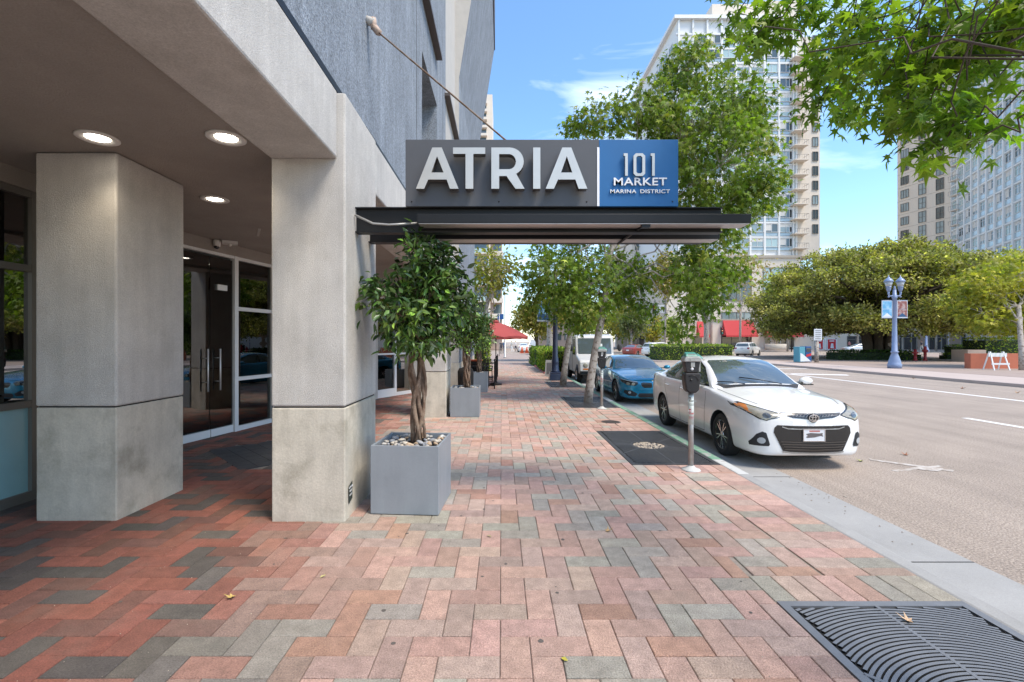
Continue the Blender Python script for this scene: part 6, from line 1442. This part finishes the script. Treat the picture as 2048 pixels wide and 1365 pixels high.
for (x,y,hh,l_) in ((37.2,79,4.2,'dark traffic signal hanging between the hanging branch and the small red awning'),(49.0,79,6.8,'dark traffic signal in front of the green tree by the podium')):
    t = thing('traffic_signal', l_, 'traffic light', (x,y,-.14)); q = MB(); q.tube([(0,0,0),(0,0,hh)], .08, 8); obj('post', q, M['black'], t)
    q = MB(); q.box(-.22,.22,-.25,.0,hh-1.3,hh); sg2 = obj('signal', q, M['black'], t)
    for k, mm in enumerate(('red_lens','amber','meter_green')): q = MB(); q.lathe([(.13,0),(.12,-.03)], 12, (0,-.25,hh-.25-k*.4), 'y'); obj('lens', q, M[mm], sg2)
# planter pot by the shop entrance
t = thing('concrete_planter', 'round pale concrete planter with a bare shrub before the shop doors', 'planter', (52.0,88.5,0)); q = MB(); q.lathe([(1.9,0),(2.0,1.1),(1.85,1.15),(1.8,1.0)], 20); obj('bowl', q, M['stone'], t)
q = MB()
for k in range(16): a = random.uniform(0,6.28); q.tube([(0,0,.9),(.6*math.cos(a),.6*math.sin(a),2.6),(2.2*math.cos(a)*random.uniform(.5,1),2.2*math.sin(a)*.8,random.uniform(3.6,5.2))], [.09,.05,.02], 5)
obj('stems', q, M['bark_pale'], t)
# fallen leaves: one thing each
FL = [((640,1157),0,(.42,.36,.16),'small pale yellow fallen leaf on the bricks left of the big planter foot','oval'),((1827,1247),0,(.55,.38,.24),'tan fallen leaf lying on the foreground tree grate','star'),((1122,1316),0,(.46,.40,.06),'tiny yellow twig leaf at the bottom centre of the bricks','oval'),((1211,1064),0,(.45,.28,.12),'small orange fallen leaf on the middle of the sidewalk','star'),
 ((1725,922),1,(.38,.40,.10),'yellow green fallen leaf on the asphalt in front of the white sedan','star'),((1815,911),1,(.34,.14,.07),'curled brown leaf on the asphalt right of the white sedan','star'),((1921,777),1,(.25,.12,.06),'dark brown leaf cluster on the far lane','star'),((1686,992),1,(.5,.45,.38),'tiny pale leaf scrap by the gutter edge','oval'),((2032,786),1,(.35,.22,.12),'brown leaf at the right edge of the far lane','star'),((1828,757),1,(.4,.2,.1),'reddish leaf pile near the pink kerb strip','star'),((470,1192),0,(.45,.32,.10),'small ochre leaf fragment on the red bricks','star'),((983,1075),0,(.40,.32,.18),'tan speck of leaf beside the planter base','oval')]
for (px_, py_), rd, colr, lb, tm_ in FL:
    H_ = 1.84 if rd else 1.70; d_ = H_*F/(py_-VY); x_ = (px_-VX)*d_/F
    tv, tf = T_STAR if tm_ == 'star' else T_OVAL
    ml = mat('dry_leaf', colr, .7, var=.3, vscale=60); q = MB(); s_ = .085 if tm_ == 'star' else .05
    if d_ > 6: s_ = .12
    if d_ > 12: s_ = .22
    an = random.uniform(0,6.28); q.add([((x*math.cos(an)-y*math.sin(an))*s_, (x*math.sin(an)+y*math.cos(an))*s_, abs(z)*s_*2.2+.10*s_*abs(x)*2) for x,y,z in tv], tf)
    o = obj('fallen_leaf', q, ml, None); o.location = (x_, d_, (-.143 if rd else .003)); tag(o, lb, 'leaf')
# grit and crumbs in front
q = MB()
for k in range(500):
    d_ = random.uniform(2.3, 9); x_ = random.uniform(-3.2, 2.9); s_ = random.uniform(.0015,.004); q.ball((x_,d_,.001), (s_,s_*1.3,s_*.6), 4, 3)
o = obj('grit', q, M['gravel'], None); o['kind'] = 'stuff'
q = MB()
for k in range(1800):
    d_ = random.uniform(3.6, 26); x_ = random.uniform(3.95, 20); s_ = random.uniform(.003,.009); q.ball((x_,d_,-.1445), (s_,s_*1.3,s_*.5), 4, 3)
o = obj('road_grit', q, M['gravel'], None); o['kind'] = 'stuff'
q = MB()
for k in range(120):
    y_ = random.uniform(4, 24); x_ = 3.90-abs(random.gauss(0,.16)); s_ = random.uniform(.005,.014); q.add([(x_-s_,y_,-.137),(x_,y_-s_*.7,-.134),(x_+s_,y_,-.137),(x_,y_+s_*.8,-.133)],[(0,1,2,3)])
o = obj('gutter_litter', q, M['bark_braid'], None); o['kind'] = 'stuff'

# ============================================================ TREES
def BL(px, py, d, rx, rz, n, ry=None): 
    k = d/F; return (tuple(P(px,py,d)), (rx*k, (ry if ry else rx*k*1.0), rz*k), n)
# nearest street tree
blobs = [BL(1390,255,13.2,115,95,95),BL(1290,215,12.6,80,45,34),BL(1200,240,12.6,62,28,22),BL(1160,252,12.8,28,15,6),BL(1440,330,12.4,105,90,80),BL(1515,385,12.6,55,60,30),BL(1375,140,13,62,50,34),BL(1385,92,13.2,24,28,7),BL(1465,205,13,66,60,34),BL(1490,260,13.4,52,60,24),BL(1415,440,12.6,85,70,50),
  BL(1400,545,12.3,58,55,32),BL(1425,600,12.3,30,36,10),BL(1375,640,12.4,20,42,9),BL(1460,520,12.6,36,46,14),BL(1345,300,13.6,60,60,24),
  BL(1195,560,13.4,95,62,55),BL(1110,545,13.0,65,50,32),BL(1075,590,13.0,26,40,10),BL(1260,570,13.4,50,60,28),BL(1165,620,12.9,60,34,22),BL(1290,630,13.2,14,26,4)]
tree('street_tree', 'big sweetgum street tree with a leaning pale trunk and star leaves behind the sign', 'tree', [(2.40,13.0,-.05),(2.46,13.0,.5),(2.57,13.0,1.2),(2.78,13.0,2.3),(2.95,13.05,3.3),(3.05,13.1,4.2),(3.5,13.1,5.2)], [.13,.112,.105,.10,.09,.085,.07], [(c,r,int(n*1.35)) for c,r,n in blobs], 20, .165, .17, G_MID+G_MID+G_LIGHT, 'bark_pale', 'street trees along the near kerb', droop=.95, tmpl=T_STAR, fork=3, twig=.006, limbr=.22, tone=.28, leafname='crown', twigs=.55)
blobs = [BL(1130,470,18,70,45,30),BL(1110,560,18.2,60,60,30),BL(1180,520,18.4,70,60,30),BL(1150,640,18.1,34,26,10),BL(1095,620,18,26,24,8)]
tree('street_tree', 'second street tree with a straighter pale trunk beside the navy lamp post', 'tree', [(2.38,18.1,-.05),(2.44,18.1,.6),(2.62,18.1,1.8),(2.80,18.1,3.0),(2.95,18.1,4.0)], [.14,.115,.11,.10,.08], blobs, 22, .17, .20, G_DARK+G_MID, 'bark_pale', 'street trees along the near kerb', droop=.8, tmpl=T_STAR, fork=3, twig=.008, limbr=.3, twigs=.5)
# overhanging branch, top right, of the tree rooted in the foreground grate
blobs = [BL(1475,25,4.3,40,28,5),BL(1530,45,4.2,42,50,9),BL(1490,90,4.1,16,20,2),BL(1600,20,4.1,55,25,8),BL(1650,110,4.3,32,50,6),BL(1690,75,4.0,60,60,11),BL(1640,200,4.3,24,28,4),BL(1680,220,4.3,26,30,4),BL(1670,160,4.5,38,40,5),BL(1760,60,3.6,75,65,14),BL(1760,160,3.6,70,60,11),BL(1840,60,3.3,75,70,13),BL(1860,160,3.3,70,60,11),BL(1850,225,3.1,50,45,6),BL(1905,250,2.9,52,36,6),BL(1935,200,2.9,36,26,3),BL(1885,300,2.9,26,20,2),BL(1930,290,2.8,30,20,2),BL(1815,262,3.2,26,20,2),BL(1950,60,3.0,70,60,11),BL(2030,60,2.8,55,32,5),BL(2030,20,2.8,60,40,8),BL(1790,225,3.5,45,26,4),BL(1920,110,3.2,50,38,6)]
hb = [(tuple(Vector(c)+Vector((0,0,.0))), r, n) for c, r, n in blobs]
tree('sweetgum_tree', 'sweetgum whose star-leaved branches hang into the top right of the view', 'tree', [(2.55,1.83,-.05),(2.55,1.83,1.5),(2.6,1.9,2.8),(2.62,2.1,3.9),(2.6,2.5,4.9)], [.15,.13,.12,.10,.07], hb, 14, .115, .085, [(.14,.24,.024),(.17,.28,.03),(.21,.32,.035),(.27,.36,.045),(.09,.17,.02),(.33,.40,.06)], 'bark_dark', droop=.75, tmpl=T_STAR, fork=3, twig=.0028, limbr=.055, tone=.25, single=300, leafname='crown', wob=.14, twigs=.9)
# big fig
fx_, fy_ = 36.2, 45.0; blobs = []
rr2 = random.Random(5)
for k in range(135):
    u_ = rr2.uniform(0,2*PI); v_ = math.asin(rr2.uniform(-.12,1.0)); f_ = rr2.uniform(.82,1.03) if k < 112 else rr2.uniform(.35,.7)
    cx_ = fx_+.4+10.6*f_*math.cos(v_)*math.cos(u_); cy_ = fy_+8.5*f_*math.cos(v_)*math.sin(u_); cz_ = 3.9+(6.9+.4*math.sin(u_*3))*f_*math.sin(v_)**.85 if v_ > 0 else 3.9+2*math.sin(v_)
    blobs.append(((cx_,cy_,cz_), (rr2.uniform(1.5,2.6),rr2.uniform(1.5,2.4),rr2.uniform(.45,.8)), 17))
for k in range(44):
    u_ = 2*PI*k/44+rr2.uniform(-.1,.1); f_ = rr2.uniform(.62,1.0)
    blobs.append(((fx_+.4+10.4*f_*math.cos(u_), fy_+8.3*f_*math.sin(u_), rr2.uniform(2.7,4.3)), (rr2.uniform(1.3,2.2),rr2.uniform(1.3,2.0),rr2.uniform(.5,.9)), 16))
roots = []
for k in range(16):
    a = k*2*PI/16+rr2.uniform(-.15,.15); r0 = rr2.uniform(.9,1.5); lx_ = rr2.uniform(1.2,3.2)
    roots.append(([(fx_+r0*math.cos(a),fy_+r0*math.sin(a),-.1),(fx_+.75*r0*math.cos(a),fy_+.75*r0*math.sin(a),.9),(fx_+.9*r0*math.cos(a),fy_+.9*r0*math.sin(a),2.2),(fx_+lx_*math.cos(a),fy_+lx_*math.sin(a),3.6)], [.42,.24,.20,.13], 8))
tree('fig_tree', 'huge spreading fig tree with olive layered crown and buttressed trunk on the plaza', 'tree', [(fx_,fy_,-.1),(fx_,fy_,1.2),(fx_+.2,fy_,2.6),(fx_+.2,fy_,4.0)], [1.1,.8,.7,.5], blobs, 42, .27, .30, G_OLIVE+[(.30,.29,.065)], 'bark_dark', droop=-.25, fork=2, twig=.03, limbr=.25, roots=roots, tone=.42, twigs=.25)
# yellowing tree on the right edge
tree('yellow_tree', 'yellow green maple-leaved tree at the right frame edge above the orange wall', 'tree', [(30.3,27.2,-.1),(30.25,27.2,1.2),(30.6,27.6,2.6),(31.2,28.2,3.8)], [.16,.13,.12,.10],
  [BL(1990,590,30,60,40,34),BL(2040,550,30,50,40,24),BL(1940,600,30.5,32,34,14),BL(2000,640,30,60,28,24),BL(2050,610,30,50,46,26),BL(1960,560,30.5,36,20,10),BL(2100,560,30.5,60,60,24),BL(2000,570,29,60,50,34),BL(1965,625,29,40,30,16)], 34, .28, .34, [(.42,.38,.06),(.50,.42,.07),(.32,.33,.055),(.22,.26,.045)], 'bark_pale', droop=.3, tmpl=T_STAR, fork=2, twig=.018, limbr=.3, twigs=.4)
# green tree left of the fig, far trees, sycamores
def simple_tree(label, px_, d, base_z, top_py, bot_py, rx, pal, bark='bark_pale', n=30, leaf=.3, per=18, seed=0, tr=.16, group=None, name='street_tree', spread=None, lean=0):
    r_ = random.Random(seed+px_); x_ = (px_-VX)*d/F; k = d/F
    rz = (bot_py-top_py)/2; cy = (bot_py+top_py)/2; bl = []
    for i in range(9):
        a = r_.uniform(0,2*PI); f = r_.uniform(.2,.62); bl.append(BL(px_+lean+rx*f*math.cos(a), cy+rz*f*math.sin(a), d+r_.uniform(-.5,.5)*rx*k, rx*.42, rz*.40, n))
    bl.append(BL(px_+lean, cy, d, rx*.6, rz*.55, n))
    zt = EYE+(VY-cy)*k
    return tree(name, label, 'tree', [(x_,d,base_z),(x_+.05,d,(base_z+zt)*.4),(x_+lean*k*.7,d,zt-rz*k*.5)], [tr,tr*.8,tr*.6], bl, per, leaf, spread or leaf*1.1, pal, bark, group, droop=.35, tmpl=T_OVAL, fork=2, twig=.02, limbr=.3, twigs=.3)
simple_tree('medium green tree between the red awnings and the fig tree', 1575, 80, -.1, 535, 672, 60, G_MID+G_LIGHT, n=20, leaf=.62, per=18)
simple_tree('sparse dry yellow sycamore in front of the cream podium windows', 1480, 62, -.1, 480, 610, 70, [(.38,.27,.13),(.30,.25,.10),(.42,.30,.16)], n=6, leaf=.42, per=12, spread=.6)
simple_tree('pale-trunked street tree behind the long low hedge', 1412, 47, -.1, 480, 655, 52, G_MID, n=14, leaf=.4, per=14, lean=-8, tr=.30)
simple_tree('yellow brown sycamore seen below the sign right of the crown', 1330, 70, -.1, 490, 610, 46, [(.36,.24,.07),(.30,.24,.07),(.22,.22,.06)], n=14, leaf=.5, per=14)
simple_tree('round yellow green tree down the near sidewalk past the umbrella', 1073, 40, 0, 588, 688, 52, [(.19,.20,.035),(.24,.20,.04),(.12,.15,.03),(.28,.21,.05)], 'bark_dark', n=24, leaf=.26, per=18)
simple_tree('orange yellow sycamore with a thick pale trunk behind the hedge', 1100, 33, 0, 545, 665, 48, [(.36,.24,.06),(.30,.22,.06),(.20,.18,.045)], n=12, leaf=.22, per=15, tr=.35, seed=2)
simple_tree('pale sycamore with sparse yellow leaves against the balcony block', 961, 26, 0, 478, 620, 62, [(.26,.25,.05),(.20,.23,.05),(.30,.24,.08)], n=11, leaf=.26, per=11, tr=.17, lean=25, spread=.42)
simple_tree('small yellow green tree in front of the low tan building', 1255, 75, -.14, 600, 680, 40, G_YEL, n=12, leaf=.5, per=14)
simple_tree('small grey green tree behind the red sedan', 1262, 66, -.14, 622, 682, 34, [(.13,.16,.07),(.17,.19,.08)], n=14, leaf=.4, per=14, seed=4)
simple_tree('light green young tree by the dark lamp post', 1345, 88, -.14, 628, 688, 26, G_LIGHT, n=12, leaf=.5, per=14, seed=5)
simple_tree('yellow young tree at the foot of the low curved building', 1308, 92, -.14, 635, 688, 20, G_YEL, n=10, leaf=.5, per=12, seed=6)
simple_tree('dense green tree on top of the low curved building', 1318, 120, 8, 575, 625, 42, [(.15,.17,.035),(.2,.19,.04)], n=14, leaf=.8, per=14, seed=7)
simple_tree('green tree far down the middle of the street', 1215, 110, -.14, 600, 690, 60, G_MID+G_YEL, n=16, leaf=.8, per=14, seed=8)
simple_tree('yellow green tree far down the near sidewalk', 1140, 62, 0, 560, 680, 56, G_YEL+G_MID, n=18, leaf=.42, per=15, seed=9)
simple_tree('small light tree behind the mail truck mirror', 1178, 84, -.14, 600, 690, 45, G_LIGHT, n=14, leaf=.6, per=14, seed=11)
hedge('bush', 'bright shrubs behind the cafe seating against the building', [(-1.5,-.75,24.8,27.5)], 2.1, 130, G_LIGHT, 0, .13)
hedge('bush', 'dark low shrub on the plaza edge between the wall and the shop doors', [(41.4,43,43.5,44.4)], .45, 60, G_MID, 0, .14)
for k,(x,y,l_) in enumerate(((64,84,'pale trunked tree behind the fig tree near the man'),(80,86,'pale trunked small tree by the right shop doors'))):
    simple_tree(l_, int(VX+x*F/y), y, -.1, 600, 668, 26, G_MID, n=8, leaf=.6, per=12, seed=20+k, tr=.2)

# ============================================================ PEOPLE
def person(label, x, y, rot, z=0, top='cloth_dark', bottom='cloth_light', walk=.25, group=None):
    t = thing('person', label, 'person', (x,y,z), rot, group)
    V = [(0,0,.98),(0,0,1.18),(0,0,1.40),(0,0,1.50),(0,0,1.60),(.10,0,.92),(.10,walk*.4,.50),(.10,-walk*.2+.02,.08),(-.10,0,.92),(-.10,-walk*.5,.50),(-.10,-walk*1.2,.10),(.19,0,1.40),(.24,-walk*.3,1.13),(.22,.02+walk*.2,.88),(-.19,0,1.40),(-.24,walk*.2,1.13),(-.22,.1,.88),(.10,.14,.05),(-.10,-walk*1.2+.15,.05),(0,.02,1.68)]
    E = [(0,1),(1,2),(2,3),(3,4),(0,5),(5,6),(6,7),(0,8),(8,9),(9,10),(2,11),(11,12),(12,13),(2,14),(14,15),(15,16),(7,17),(10,18),(4,19)]
    Rr_ = [.14,.135,.15,.055,.085,.095,.065,.04,.095,.065,.04,.06,.042,.032,.06,.042,.032,.035,.035,.085]
    me = bpy.data.meshes.new('body'); me.from_pydata(V, E, []); o = bpy.data.objects.new('tmp', me); C.objects.link(o)
    m_ = o.modifiers.new('skin', 'SKIN'); sv = me.skin_vertices[0].data
    for i, r_ in enumerate(Rr_): sv[i].radius = (r_, r_*.8)
    sv[0].use_root = True; o.modifiers.new('sub', 'SUBSURF').levels = 1
    bpy.context.view_layer.update(); m2 = bpy.data.meshes.new_from_object(o.evaluated_get(bpy.context.evaluated_depsgraph_get())); bpy.data.objects.remove(o)
    m2.name = 'body'; m2.materials.clear()
    for mm in ('skin', top, bottom): m2.materials.append(M[mm])
    for p_ in m2.polygons: z_ = p_.center.z; p_.material_index = 0 if z_ > 1.48 or (abs(p_.center.x) > .19 and z_ < 1.15 and z_ > .8) else (1 if z_ > .98 else 2); p_.use_smooth = True
    b = bpy.data.objects.new('body', m2); C.objects.link(b); b.parent = t
    q = MB(); q.ball((0,-.01,1.72), (.088,.095,.07), 8, 6); obj('hair', q, M['soil'], t)
    return t
person('man in a dark shirt and grey green trousers walking on the far plaza sidewalk', 66.5, 74, R(80), 0, 'cloth_dark', 'cloth_light', .3)
person('person in black walking left of the light pole at the far end of the sidewalk', -.05, 60, 0, 0, 'cloth_dark', 'cloth_dark', .2)
person('second person in dark blue just right of the one in black', .35, 62.5, 0, 0, 'banner_navy', 'cloth_dark', .2)
person('person in white top at the far crossing', 2.3, 76, R(90), -.02, 'cloth_white', 'cloth_dark', .3)
person('person in pale green top beside the one in white', 1.6, 74, R(70), -.02, 'cloth_light', 'cloth_white', .3)
person('person in pink standing near the podium doors behind the fig trunk', 62.5, 84, 0, 0, 'cloth_pink', 'cloth_dark', .1)
